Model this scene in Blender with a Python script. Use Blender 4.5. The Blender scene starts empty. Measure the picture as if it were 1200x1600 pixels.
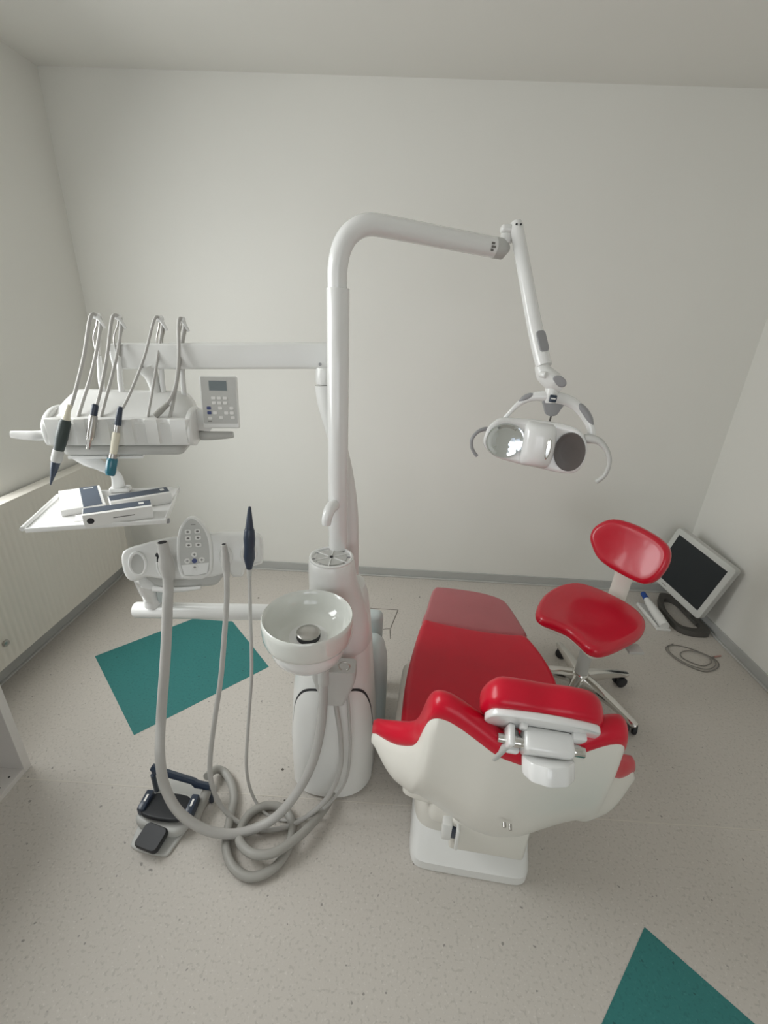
import bpy, bmesh, math, random
from mathutils import Vector, Matrix

random.seed(7)
scene = bpy.context.scene
COL = scene.collection
PI = math.pi

# ---------------------------------------------------------------- camera
ROOM_H = 2.7876
XL, XR, YB, YF = -1.8825, 2.0203, 2.8083, -1.75
cam_d = bpy.data.cameras.new('camera')
cam = bpy.data.objects.new('camera', cam_d)
COL.objects.link(cam)
scene.camera = cam
cam_d.sensor_fit = 'VERTICAL'
cam_d.sensor_height = 36.0
cam_d.sensor_width = 27.0
cam_d.lens = 36.0 * 696.55 / 1600.0
cam_d.clip_start = 0.02
_p, _r, _y = 0.404021, 0.0444485, -0.0259448
_f0 = Vector((math.sin(_y), math.cos(_y), 0)); _rt = Vector((math.cos(_y), -math.sin(_y), 0)); _zz = Vector((0, 0, 1))
_fw = _f0 * math.cos(_p) - _zz * math.sin(_p)
_u = _f0 * math.sin(_p) + _zz * math.cos(_p)
_cx = _rt * math.cos(_r) + _u * math.sin(_r)
_cy = _u * math.cos(_r) - _rt * math.sin(_r)
cam.matrix_world = Matrix(((_cx.x, _cy.x, -_fw.x, 0), (_cx.y, _cy.y, -_fw.y, 0), (_cx.z, _cy.z, -_fw.z, 1.70), (0, 0, 0, 1)))

# ---------------------------------------------------------------- world, daylight, exposure
W = bpy.data.worlds.new('overcast_sky'); scene.world = W
W.use_nodes = True
W.node_tree.nodes['Background'].inputs[0].default_value = (0.80, 0.88, 1.0, 1)
W.node_tree.nodes['Background'].inputs[1].default_value = 1.0
# daylight entering by the window of the left wall and by the one behind the photographer
WIN_L = (0.42, 1.86, 0.90, 2.30)      # y0 y1 z0 z1 in the left wall
WIN_F = (-1.05, 0.95, 0.85, 2.25)     # x0 x1 z0 z1 in the front wall
def daylight(name, loc, rot, sx, sy, power, color):
    l = bpy.data.lights.new(name, 'AREA'); l.shape = 'RECTANGLE'; l.size = sx; l.size_y = sy
    l.energy = power; l.color = color
    o = bpy.data.objects.new(name, l); COL.objects.link(o); o.location = loc; o.rotation_euler = rot
    return o
TL, TF = math.radians(40), math.radians(18)     # the sky shines in from above the horizontal
daylight('daylight_left_window', (XL - 0.42, (WIN_L[0] + WIN_L[1]) / 2, (WIN_L[2] + WIN_L[3]) / 2 + 0.12), (0, -PI / 2 + TL, 0),
         WIN_L[3] - WIN_L[2] + 0.2, WIN_L[1] - WIN_L[0], 62, (0.985, 1.0, 0.985))
daylight('daylight_front_window', ((WIN_F[0] + WIN_F[1]) / 2, YF - 0.42, (WIN_F[2] + WIN_F[3]) / 2 + 0.12), (PI / 2 - TF, 0, 0),
         WIN_F[1] - WIN_F[0], WIN_F[3] - WIN_F[2] + 0.2, 20, (0.985, 1.0, 0.985))
vs = scene.view_settings
vs.view_transform = 'Standard'; vs.look = 'None'; vs.exposure = -0.18; vs.gamma = 1.0
vs.use_curve_mapping = False

# ---------------------------------------------------------------- materials
def lin(c):
    return tuple(((v / 255) / 12.92 if v <= 10 else (((v / 255) + 0.055) / 1.055) ** 2.4) for v in c)

def mat(name, rgb, rough=0.5, metal=0.0, var=0.0, scale=6.0, coat=0.0, bump=0.0, bscale=200.0, spec=0.5, trans=0.0, alpha=1.0):
    m = bpy.data.materials.new(name); m.use_nodes = True
    nt = m.node_tree; b = nt.nodes['Principled BSDF']
    c = lin(rgb)
    b.inputs['Base Color'].default_value = (*c, 1)
    b.inputs['Roughness'].default_value = rough
    b.inputs['Metallic'].default_value = metal
    b.inputs['Specular IOR Level'].default_value = spec
    b.inputs['Coat Weight'].default_value = coat
    b.inputs['Coat Roughness'].default_value = 0.08
    b.inputs['Transmission Weight'].default_value = trans
    b.inputs['Alpha'].default_value = alpha
    tc = nt.nodes.new('ShaderNodeTexCoord')
    if var > 0:
        n = nt.nodes.new('ShaderNodeTexNoise'); n.inputs['Scale'].default_value = scale; n.inputs['Detail'].default_value = 4
        nt.links.new(tc.outputs['Object'], n.inputs['Vector'])
        r = nt.nodes.new('ShaderNodeValToRGB')
        r.color_ramp.elements[0].position = 0.3; r.color_ramp.elements[1].position = 0.7
        r.color_ramp.elements[0].color = (*[max(0, v * (1 - var)) for v in c], 1)
        r.color_ramp.elements[1].color = (*[min(1, v * (1 + var)) for v in c], 1)
        nt.links.new(n.outputs['Fac'], r.inputs['Fac']); nt.links.new(r.outputs['Color'], b.inputs['Base Color'])
    if bump > 0:
        n = nt.nodes.new('ShaderNodeTexNoise'); n.inputs['Scale'].default_value = bscale; n.inputs['Detail'].default_value = 3
        nt.links.new(tc.outputs['Object'], n.inputs['Vector'])
        k = nt.nodes.new('ShaderNodeBump'); k.inputs['Strength'].default_value = bump; k.inputs['Distance'].default_value = 0.002
        nt.links.new(n.outputs['Fac'], k.inputs['Height']); nt.links.new(k.outputs['Normal'], b.inputs['Normal'])
    return m

def speckle(name, rgb, dark, light, rough=0.55):
    """Homogeneous vinyl flooring: fine chips of a darker and a lighter tone plus sparse specks."""
    m = mat(name, rgb, rough)
    nt = m.node_tree; b = nt.nodes['Principled BSDF']; tc = nt.nodes['Texture Coordinate']
    def noise(s, d=2):
        n = nt.nodes.new('ShaderNodeTexNoise'); n.inputs['Scale'].default_value = s; n.inputs['Detail'].default_value = d
        nt.links.new(tc.outputs['Object'], n.inputs['Vector']); return n.outputs['Fac']
    def step(f, a, c):
        r = nt.nodes.new('ShaderNodeMapRange'); r.inputs['From Min'].default_value = a; r.inputs['From Max'].default_value = c
        nt.links.new(f, r.inputs['Value']); return r.outputs['Result']
    def mix(f, a, c):
        x = nt.nodes.new('ShaderNodeMix'); x.data_type = 'RGBA'
        nt.links.new(f, x.inputs['Factor'])
        for s, v in ((6, a), (7, c)):
            if isinstance(v, tuple): x.inputs[s].default_value = (*lin(v), 1)
            else: nt.links.new(v, x.inputs[s])
        return x.outputs[2]
    c = mix(step(noise(95), 0.56, 0.66), rgb, dark)
    c = mix(step(noise(130, 3), 0.60, 0.70), c, light)
    c = mix(step(noise(52, 1), 0.735, 0.77), c, tuple(int(v * 0.62) for v in dark))
    c2 = mix(step(noise(1.7, 3), 0.25, 0.75), tuple(int(v * 0.96) for v in rgb), rgb)
    x = nt.nodes.new('ShaderNodeMix'); x.data_type = 'RGBA'; x.inputs['Factor'].default_value = 0.36
    nt.links.new(c, x.inputs[6]); nt.links.new(c2, x.inputs[7])
    nt.links.new(x.outputs[2], b.inputs['Base Color'])
    return m

M = {
 'wall': mat('wall_paint', (237, 236, 230), 0.85, var=0.012, scale=1.5, bump=0.08, bscale=90),
 'ceiling': mat('ceiling_paint', (236, 235, 229), 0.9, var=0.01, scale=1.5),
 'floor': speckle('speckled_vinyl', (206, 200, 192), (184, 179, 171), (222, 217, 210)),
 'green': speckle('green_vinyl', (48, 124, 122), (40, 110, 110), (62, 136, 132)),
 'base': mat('baseboard_grey', (184, 185, 182), 0.5, var=0.03, scale=5),
 'baselip': mat('baseboard_lip', (196, 196, 192), 0.45),
 'seam': mat('weld_seam', (214, 208, 198), 0.5),
 'crack': mat('dark_joint', (96, 90, 82), 0.8),
 'white': mat('white_plastic', (236, 236, 233), 0.28, coat=0.25, var=0.008, scale=8),
 'white2': mat('white_lacquer', (240, 240, 238), 0.18, coat=0.5),
 'cream': mat('warm_white_shell', (234, 231, 222), 0.33, coat=0.2, var=0.01, scale=7),
 'pale': mat('pale_blue_grey_plastic', (202, 212, 212), 0.4),
 'grey': mat('grey_plastic', (158, 158, 160), 0.45),
 'lgrey': mat('light_grey_plastic', (198, 198, 194), 0.4),
 'hose': mat('grey_silicone_hose', (190, 188, 184), 0.42, var=0.02, scale=20),
 'hosed': mat('foot_hose_grey', (168, 166, 160), 0.45, var=0.02, scale=20),
 'red': mat('red_upholstery', (206, 16, 46), 0.30, coat=0.06, spec=0.36, bump=0.05, bscale=350, var=0.03, scale=9),
 'redvinyl': mat('glossy_red_vinyl', (206, 16, 46), 0.27, coat=0.3, spec=0.5, bump=0.04, bscale=350, var=0.03, scale=9),
 'redcover': mat('foot_cover_wall_sheen', (178, 92, 98), 0.22, coat=0.5, var=0.05, scale=5),  # paler red paints the wall's reflection in the translucent cover
 'chrome': mat('polished_chrome', (216, 214, 210), 0.12, metal=1.0),
 'steel': mat('brushed_steel', (190, 188, 184), 0.28, metal=1.0),
 'mirror': mat('lamp_reflector', (226, 230, 232), 0.03, metal=1.0),
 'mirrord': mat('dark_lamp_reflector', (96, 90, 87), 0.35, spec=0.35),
 'ceramic': mat('glazed_ceramic', (228, 230, 224), 0.08, coat=0.6, spec=0.6),
 'black': mat('black_rubber', (34, 36, 40), 0.5, var=0.1, scale=30),
 'navy': mat('navy_instrument', (42, 54, 72), 0.35, coat=0.2),
 'teal': mat('clear_teal_cap', (32, 110, 128), 0.15, coat=0.6),
 'greenblack': mat('olive_black_sleeve', (56, 66, 64), 0.45),
 'ivory': mat('ivory_plastic', (232, 226, 206), 0.35),
 'boxw': mat('white_card', (240, 239, 236), 0.6),
 'boxd': mat('slate_print', (84, 94, 108), 0.5),
 'ink': mat('grey_print', (120, 118, 114), 0.6),
 'blue': mat('blue_print', (58, 70, 124), 0.4),
 'bluecap': mat('blue_cap', (30, 72, 150), 0.35),
 'lcd': mat('lcd_glass', (112, 122, 124), 0.25),
 'screen': mat('monitor_screen', (40, 45, 48), 0.22, spec=0.4),
 'bezel': mat('monitor_bezel', (206, 207, 202), 0.45),
 'dgrey': mat('dark_grey_plastic', (84, 82, 78), 0.5),
 'darkhole': mat('dark_hollow', (52, 52, 54), 0.8),
 'radiator': mat('radiator_enamel', (226, 222, 212), 0.35, coat=0.1),
 'cabinet': mat('cabinet_laminate', (222, 218, 214), 0.5, var=0.01),
 'cable': mat('grey_cable', (136, 132, 126), 0.5),
 'pink': mat('pink_sleeve', (196, 150, 142), 0.5),
 'glass': mat('window_glass', (240, 245, 245), 0.02, alpha=0.08),
 'frame': mat('window_frame_white', (236, 236, 234), 0.4),
 'blind': mat('blind_fabric', (206, 208, 206), 0.8),
}

# ---------------------------------------------------------------- geometry helpers: every one returns (verts, faces)
def vadd(a, b): return (a[0] + b[0], a[1] + b[1], a[2] + b[2])

def join(*gs):
    V, F = [], []
    for v, f in gs:
        k = len(V); V += list(v); F += [tuple(i + k for i in q) for q in f]
    return V, F

def xf(g, m):
    return [tuple(m @ Vector(v)) for v in g[0]], g[1]

def box(c, s, bev=0.0, seg=2):
    bm = bmesh.new()
    bmesh.ops.create_cube(bm, size=1)
    for v in bm.verts: v.co = Vector((v.co.x * s[0] + c[0], v.co.y * s[1] + c[1], v.co.z * s[2] + c[2]))
    if bev > 0: bmesh.ops.bevel(bm, geom=bm.edges[:], offset=min(bev, min(s) * 0.49), segments=seg, profile=0.5, affect='EDGES')
    bm.verts.index_update()
    g = [tuple(v.co) for v in bm.verts], [tuple(v.index for v in f.verts) for f in bm.faces]
    bm.free(); return g

def boxb(x0, x1, y0, y1, z0, z1, bev=0.0, seg=2):
    return box(((x0 + x1) / 2, (y0 + y1) / 2, (z0 + z1) / 2), (x1 - x0, y1 - y0, z1 - z0), bev, seg)

def spline(pts, per=8, closed=False):
    P = [Vector(p) for p in pts]; n = len(P); out = []
    if n == 2 and not closed: return P
    rng = range(n if closed else n - 1)
    for i in rng:
        if closed: a, b, c, d = P[(i - 1) % n], P[i], P[(i + 1) % n], P[(i + 2) % n]
        else: a, b, c, d = P[max(i - 1, 0)], P[i], P[i + 1], P[min(i + 2, n - 1)]
        for k in range(per):
            t = k / per
            out.append(0.5 * (2 * b + (c - a) * t + (2 * a - 5 * b + 4 * c - d) * t * t + (3 * b - a - 3 * c + d) * t ** 3))
    if not closed: out.append(P[-1])
    return out

def resample(P, step):
    P = [Vector(p) for p in P]; L = [0]
    for a, b in zip(P, P[1:]): L.append(L[-1] + (b - a).length)
    n = max(2, int(round(L[-1] / step))); out = []; j = 0
    for i in range(n + 1):
        s = L[-1] * i / n
        while j < len(P) - 2 and L[j + 1] < s: j += 1
        t = (s - L[j]) / max(1e-9, L[j + 1] - L[j]); out.append(P[j].lerp(P[j + 1], t))
    return out

def tube(path, r, n=12, caps=True, closed=False, flat=None):
    """Swept circle; r a number or one per point; flat = (sx, sy) squashes the section."""
    P = [Vector(p) for p in path]; m = len(P)
    R = list(r) if hasattr(r, '__len__') else [r] * m
    if len(R) != m:
        R = [R[0] + 0 for _ in P] if len(R) == 1 else [R[min(int(i * (len(R) - 1) / (m - 1)), len(R) - 2)] * (1 - (i * (len(R) - 1) / (m - 1) - min(int(i * (len(R) - 1) / (m - 1)), len(R) - 2))) + R[min(int(i * (len(R) - 1) / (m - 1)), len(R) - 2) + 1] * (i * (len(R) - 1) / (m - 1) - min(int(i * (len(R) - 1) / (m - 1)), len(R) - 2)) for i in range(m)]
    T = []
    for i in range(m):
        a = P[(i - 1) % m] if closed else P[max(i - 1, 0)]
        b = P[(i + 1) % m] if closed else P[min(i + 1, m - 1)]
        d = b - a
        T.append(d.normalized() if d.length > 1e-9 else Vector((0, 0, 1)))
    up = Vector((0, 0, 1)) if abs(T[0].z) < 0.9 else Vector((0, 1, 0))
    N = (up - T[0] * up.dot(T[0])).normalized(); V = []; F = []
    fx, fy = flat or (1, 1)
    for i in range(m):
        if i: N = (N - T[i] * N.dot(T[i])).normalized()
        B = T[i].cross(N)
        for k in range(n):
            a = 2 * PI * k / n
            V.append(tuple(P[i] + N * (math.cos(a) * R[i] * fx) + B * (math.sin(a) * R[i] * fy)))
    for i in range(m if closed else m - 1):
        j = (i + 1) % m
        for k in range(n):
            q = (k + 1) % n
            F.append((i * n + k, i * n + q, j * n + q, j * n + k))
    if caps and not closed:
        F.append(tuple(reversed(range(n)))); F.append(tuple((m - 1) * n + k for k in range(n)))
    return V, F

def hose(pts, r, n=10, per=10, rib=None):
    P = spline(pts, per)
    if rib:
        P = resample(P, rib / 2)
        return tube(P, [r * (1.0 if i % 2 else 0.93) for i in range(len(P))], n)
    return tube(P, r, n)

def loft(secs, caps=True, closed=True):
    n = len(secs[0]); V = [tuple(p) for s in secs for p in s]; F = []
    for i in range(len(secs) - 1):
        for k in range(n if closed else n - 1):
            q = (k + 1) % n
            F.append((i * n + k, i * n + q, (i + 1) * n + q, (i + 1) * n + k))
    if caps and closed:
        F.append(tuple(reversed(range(n)))); F.append(tuple((len(secs) - 1) * n + k for k in range(n)))
    return V, F

def ring(cx, cy, z, rx, ry, n=40, e=2.0):
    o = []
    for k in range(n):
        a = 2 * PI * k / n; c, s = math.cos(a), math.sin(a)
        o.append((cx + rx * math.copysign(abs(c) ** (2 / e), c), cy + ry * math.copysign(abs(s) ** (2 / e), s), z))
    return o

def lathe(prof, n=32, c=(0, 0, 0)):
    V, F = [], []
    for r, z in prof:
        for k in range(n):
            a = 2 * PI * k / n; V.append((c[0] + r * math.cos(a), c[1] + r * math.sin(a), c[2] + z))
    for i in range(len(prof) - 1):
        for k in range(n):
            q = (k + 1) % n
            F.append((i * n + k, i * n + q, (i + 1) * n + q, (i + 1) * n + k))
    if prof[0][0] > 1e-6: F.append(tuple(reversed(range(n))))
    if prof[-1][0] > 1e-6: F.append(tuple((len(prof) - 1) * n + k for k in range(n)))
    return V, F

def area2(o): return sum(a[0] * b[1] - b[0] * a[1] for a, b in zip(o, o[1:] + o[:1]))
def ccw(o):
    o = [(p[0], p[1]) for p in o]
    return o if area2(o) > 0 else o[::-1]

def offset(o, d):
    n = len(o); out = []
    for i in range(n):
        a, b, c = Vector(o[i - 1]), Vector(o[i]), Vector(o[(i + 1) % n])
        t = (c - a)
        t = t.normalized() if t.length > 1e-9 else Vector((1, 0))
        out.append((b.x - t.y * d, b.y + t.x * d))
    return out

def closed2(pts, per=5): return ccw([(p.x, p.y) for p in spline([(x, y, 0) for x, y in pts], per, True)])

def prism(o, z0, z1, bev=0.0, seg=3):
    o = ccw(o); S = []
    if bev <= 0: S = [(0, z0), (0, z1)]
    else:
        for k in range(seg + 1):
            a = PI / 2 * k / seg; S.append((bev * (1 - math.sin(a)), z0 + bev * (1 - math.cos(a))))
        for k in range(seg + 1):
            a = PI / 2 * k / seg; S.append((bev * (1 - math.cos(a)), z1 - bev * (1 - math.sin(a))))
    return loft([[(x, y, z) for x, y in (offset(o, d) if d else o)] for d, z in S])

def cushion(o, z0, z1, rad, dome=0.0, rb=None, nin=5, seg=6, bow=None):
    """Upholstered pad: outline o, underside z0, top z1, rounded rim rad, domed top; bow(x, y) bends it."""
    o = ccw(o); n = len(o); cx = sum(p[0] for p in o) / n; cy = sum(p[1] for p in o) / n
    rb = rad * 0.5 if rb is None else rb; R = []
    for k in range(4):
        a = PI / 2 * k / 3; R.append((offset(o, rb * (1 - math.sin(a))), z0 + rb * (1 - math.cos(a))))
    for k in range(seg + 1):
        a = PI / 2 * k / seg; R.append((offset(o, rad * (1 - math.cos(a))), z1 - rad * (1 - math.sin(a))))
    last = R[-1][0]
    for k in range(1, nin + 1):
        t = 1 - k / (nin + 0.6)
        R.append(([(cx + (x - cx) * t, cy + (y - cy) * t) for x, y in last], z1 + dome * (1 - t * t)))
    g = loft([[(x, y, z + (bow(x, y) if bow else 0)) for x, y in q] for q, z in R])
    return g

def rrect(w, h, r, n=5, cx=0, cy=0):
    o = []
    for sx, sy, a0 in ((1, 1, 0), (-1, 1, 90), (-1, -1, 180), (1, -1, 270)):
        for k in range(n + 1):
            a = math.radians(a0 + 90 * k / n)
            o.append((cx + sx * (w / 2 - r) + r * math.cos(a), cy + sy * (h / 2 - r) + r * math.sin(a)))
    return o

def ell(rx, ry, n=28, cx=0, cy=0): return [(cx + rx * math.cos(2 * PI * k / n), cy + ry * math.sin(2 * PI * k / n)) for k in range(n)]

def frame_m(o, x, y, z):
    x, y, z = Vector(x).normalized(), Vector(y).normalized(), Vector(z).normalized()
    return Matrix(((x.x, y.x, z.x, o[0]), (x.y, y.y, z.y, o[1]), (x.z, y.z, z.z, o[2]), (0, 0, 0, 1)))

def cyl(a, b, r, n=20, bev=0.0):
    a, b = Vector(a), Vector(b); d = (b - a)
    if bev <= 0: return tube([a, b], r, n)
    u = d.normalized()
    return tube([a, a + u * bev * .3, a + u * bev, b - u * bev, b - u * bev * .3, b], [r - bev, r - bev * .3, r, r, r - bev * .3, r - bev], n)

# ---------------------------------------------------------------- object helpers
def root_of(o):
    while o.parent: o = o.parent
    return o

def thing(name, label, cat, loc, group=None):
    o = bpy.data.objects.new(name, None); COL.objects.link(o); o.location = loc; o.empty_display_size = 0.05
    o['label'] = label; o['category'] = cat
    if group: o['group'] = group
    return o

def obj(name, g, m, parent=None, smooth=38, loc=None):
    """Link g (world coordinates) as one mesh; its origin is the origin of its thing."""
    off = Vector(root_of(parent).location) if parent else Vector(loc or (0, 0, 0))
    me = bpy.data.meshes.new(name)
    me.from_pydata([(v[0] - off.x, v[1] - off.y, v[2] - off.z) for v in g[0]], [], g[1])
    bm = bmesh.new(); bm.from_mesh(me); bmesh.ops.recalc_face_normals(bm, faces=bm.faces); bm.to_mesh(me); bm.free()
    me.materials.append(M[m])
    if smooth:
        for p in me.polygons: p.use_smooth = True
        me.set_sharp_from_angle(angle=math.radians(smooth))
    o = bpy.data.objects.new(name, me); COL.objects.link(o)
    if parent: o.parent = parent
    else: o.location = off
    return o

def tag(o, label, cat, group=None):
    o['label'] = label; o['category'] = cat
    if group: o['group'] = group
    return o

def struct(name, g, m, label=None, smooth=0):
    o = obj(name, g, m, None, smooth); o['kind'] = 'structure'
    if label: o['label'] = label
    return o

# ================================================================ THE ROOM
T = 0.14
floor = struct('floor', boxb(XL - T, XR + T, YF - T, YB + T, -0.1, 0), 'floor', 'light grey beige speckled vinyl floor')
ceil = struct('ceiling', boxb(XL - T, XR + T, YF - T, YB + T, ROOM_H, ROOM_H + 0.1), 'ceiling', 'plain white painted ceiling')
struct('wall_back', boxb(XL - T, XR + T, YB, YB + T, 0, ROOM_H), 'wall', 'plain off white back wall behind the dental unit')
struct('wall_right', boxb(XR, XR + T, YF, YB, 0, ROOM_H), 'wall', 'plain off white wall beside the monitor')
y0, y1, z0, z1 = WIN_L
struct('wall_left', join(boxb(XL - T, XL, YF, y0, 0, ROOM_H), boxb(XL - T, XL, y1, YB, 0, ROOM_H),
                         boxb(XL - T, XL, y0, y1, 0, z0), boxb(XL - T, XL, y0, y1, z1, ROOM_H)), 'wall', 'off white wall above the radiator')
x0, x1, z0, z1 = WIN_F
struct('wall_front', join(boxb(XL - T, x0, YF - T, YF, 0, ROOM_H), boxb(x1, XR + T, YF - T, YF, 0, ROOM_H),
                          boxb(x0, x1, YF - T, YF, 0, z0), boxb(x0, x1, YF - T, YF, z1, ROOM_H)), 'wall', 'off white wall behind the photographer')
def bar_frame(a0, a1, z0, z1, place, w=0.05):
    g = []
    for r in ((a0, a1, z0, z0 + w), (a0, a1, z1 - w, z1), (a0, a0 + w, z0 + w, z1 - w), (a1 - w, a1, z0 + w, z1 - w),
              ((a0 + a1) / 2 - w / 2, (a0 + a1) / 2 + w / 2, z0 + w, z1 - w)):
        g.append(place(*r))
    return join(*g)
y0, y1, z0, z1 = WIN_L
w1 = struct('window_1', bar_frame(y0, y1, z0, z1, lambda a, b, c, d: boxb(XL - 0.10, XL - 0.05, a, b, c, d, 0.004)), 'frame', 'white framed window in the left wall')
x0, x1, z0, z1 = WIN_F
w2 = struct('window_2', bar_frame(x0, x1, z0, z1, lambda a, b, c, d: boxb(a, b, YF - 0.10, YF - 0.05, c, d, 0.004)), 'frame', 'white framed window behind the photographer')
for k in range(11):
    xb = WIN_F[0] + 0.10 + k * 0.105
    obj('blind_slat', xf(boxb(-0.042, 0.042, -0.001, 0.001, WIN_F[2] + 0.02 + 0.03 * random.random(), WIN_F[3] - 0.03), Matrix.Translation((xb, YF - 0.03, 0)) @ Matrix.Rotation(math.radians(62 + 10 * random.random()), 4, 'Z')), 'blind', w2, 0)
# skirting of welded vinyl: flat grey band with a paler rounded lip at the floor
HB = 0.062
for nm, g, l in (('baseboard_back', boxb(XL, XR, YB - 0.012, YB, 0, HB, 0.002), boxb(XL, XR, YB - 0.026, YB - 0.012, 0, 0.010, 0.003)),
                 ('baseboard_left', boxb(XL, XL + 0.012, YF, YB - 0.012, 0, HB, 0.002), boxb(XL + 0.012, XL + 0.026, YF, YB - 0.026, 0, 0.010, 0.003)),
                 ('baseboard_right', boxb(XR - 0.012, XR, YF, YB - 0.012, 0, HB, 0.002), boxb(XR - 0.026, XR - 0.012, YF, YB - 0.026, 0, 0.010, 0.003))):
    b = struct(nm, g, 'base', 'grey vinyl skirting')
    obj('skirting_lip', l, 'baselip', b, 0)
# inlaid green vinyl, weld seam and the cut floor joint beside the unit
def flat(pts, z): return prism([(x, y) for x, y in pts], 0.0, z)
g1 = obj('green_inlay', flat([(-1.549, 1.812), (-1.08, 1.356), (-0.618, 1.816), (-0.94, 2.172), (-1.183, 2.172)], 0.0012), 'green', floor, 0)
g1['label'] = 'green vinyl panel with a cut corner'
g2 = obj('green_inlay', flat([(0.847, 0.805), (0.40, 0.358), (0.847, -0.089), (1.294, 0.358)], 0.0012), 'green', floor, 0)
g2['label'] = 'green vinyl square at the front'
obj('weld_seam', boxb(XL + 0.03, XR - 0.03, 1.131, 1.135, 0, 0.0008), 'seam', floor, 0)
for a, b, w in (((-0.138, 2.391), (0.056, 2.390), 0.004), ((0.056, 2.390), (0.013, 2.197), 0.005), ((0.013, 2.197), (-0.03, 2.185), 0.004), ((0.010, 2.19), (0.016, 2.10), 0.004)):
    d = Vector((b[0] - a[0], b[1] - a[1])).normalized(); nn = Vector((-d.y, d.x)) * w / 2
    obj('floor_joint', flat([(a[0] + nn.x, a[1] + nn.y), (a[0] - nn.x, a[1] - nn.y), (b[0] - nn.x, b[1] - nn.y), (b[0] + nn.x, b[1] + nn.y)], 0.0006), 'crack', floor, 0)
for x, y, r in ((-0.40, 1.245, 0.006), (-0.86, 2.43, 0.007), (-0.36, 1.12, 0.004), (0.20, 2.55, 0.005), (-0.02, 1.93, 0.008), (-0.005, 1.87, 0.009), (0.94, 1.63, 0.006), (-1.52, 2.45, 0.008), (-1.46, 2.42, 0.006), (-0.60, 2.5, 0.005)):
    obj('floor_stain', flat([(x + r * (0.7 + 0.5 * random.random()) * math.cos(a), y + r * (0.7 + 0.5 * random.random()) * math.sin(a)) for a in [2 * PI * k / 8 for k in range(8)]], 0.0006), 'crack', floor, 0)

# ---------------------------------------------------------------- radiator on the left wall
rad = thing('radiator', 'cream ribbed panel radiator under the window on the left wall', 'radiator', (-1.80, 2.0, 0.13))
ry0, ry1, rz0, rz1 = 1.27, 2.60, 0.13, 0.86
secs = []
pitch = 0.0333; ny = int((ry1 - ry0 - 0.04) / pitch)
prof = [(ry0, 0.0), (ry0 + 0.015, 0.0)]
for k in range(ny):
    yb = ry0 + 0.02 + k * pitch
    prof += [(yb + 0.004, 0.0), (yb + 0.010, 0.0035), (yb + pitch - 0.010, 0.0035), (yb + pitch - 0.004, 0.0)]
prof += [(ry1, 0.0)]
def radface(xb, top_in):
    V, F = [], []
    rows = ((rz0, 0.0), (rz0 + 0.02, 0.0), (rz0 + 0.05, 1.0), (rz1 - 0.05, 1.0), (rz1 - 0.02, 0.0), (rz1, 0.0))
    n = len(prof)
    for z, k in rows:
        for y, d in prof: V.append((xb + d * k, y, z))
    for i in range(len(rows) - 1):
        for j in range(n - 1): F.append((i * n + j, i * n + j + 1, (i + 1) * n + j + 1, (i + 1) * n + j))
    return V, F
obj('front_panel', radface(-1.788, 0), 'radiator', rad, 30)
obj('back_panel', boxb(-1.862, -1.850, ry0, ry1, rz0, rz1), 'radiator', rad, 0)
for yy in (ry0, ry1): obj('side_panel', boxb(-1.862, -1.786, yy - 0.004, yy + 0.004, rz0, rz1, 0.002), 'radiator', rad)
obj('top_grille', boxb(-1.862, -1.786, ry0, ry1, rz1 - 0.004, rz1 + 0.004, 0.002), 'radiator', rad)
pl = obj('blanking_plug', cyl((-1.788, 1.60, 0.245), (-1.775, 1.60, 0.245), 0.016, 16, 0.003), 'steel', rad)
for yy in (1.5, 2.3): obj('wall_bracket', boxb(XL + 0.001, -1.862, yy, yy + 0.04, 0.5, 0.56), 'radiator', rad, 0)
obj('supply_pipe', tube(spline([(-1.83, 2.58, 0.16), (-1.83, 2.60, 0.09), (-1.83, 2.60, 0.0)], 6), 0.009, 10), 'radiator', rad)

# ---------------------------------------------------------------- open cabinet at the left edge
cab = thing('cabinet', 'white open fronted laminate cabinet at the left edge of the room', 'cabinet', (-1.62, 0.85, 0))
cx0, cx1, cy0, cy1 = -1.855, -1.402, 0.42, 1.188
obj('side_panel', boxb(cx0, cx1, cy1 - 0.032, cy1, 0, 0.86, 0.0015), 'cabinet', cab, 0)
obj('side_panel', boxb(cx0, cx1, cy0, cy0 + 0.032, 0, 0.86, 0.0015), 'cabinet', cab, 0)
obj('bottom_board', boxb(cx0, cx1 - 0.002, cy0 + 0.032, cy1 - 0.032, 0.0, 0.022, 0.001), 'cabinet', cab, 0)
obj('back_panel', boxb(cx0, cx0 + 0.008, cy0 + 0.032, cy1 - 0.032, 0.022, 0.86), 'cabinet', cab, 0)
obj('worktop', boxb(cx0, cx1 + 0.01, cy0 - 0.01, cy1 + 0.0, 0.86, 0.89, 0.002), 'cabinet', cab, 0)
for yy in (1.12, 1.075): obj('screw_hole', cyl((cx1 - 0.03, yy, 0.0215), (cx1 - 0.03, yy, 0.0226), 0.004, 10), 'darkhole', cab)

# ================================================================ DENTAL CHAIR
chair = thing('dental_chair', 'red upholstered dental chair with white shell seen from behind its headrest', 'dental chair', (0.36, 1.30, 0))
ca = math.radians(5.5)
AX = Vector((math.sin(ca), math.cos(ca), 0)); LAT = Vector((math.cos(ca), -math.sin(ca), 0)); UP = Vector((0, 0, 1))
CM = frame_m((0.315, 0.92, 0), LAT, AX, UP)            # chair frame: x lateral, y towards the feet
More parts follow.
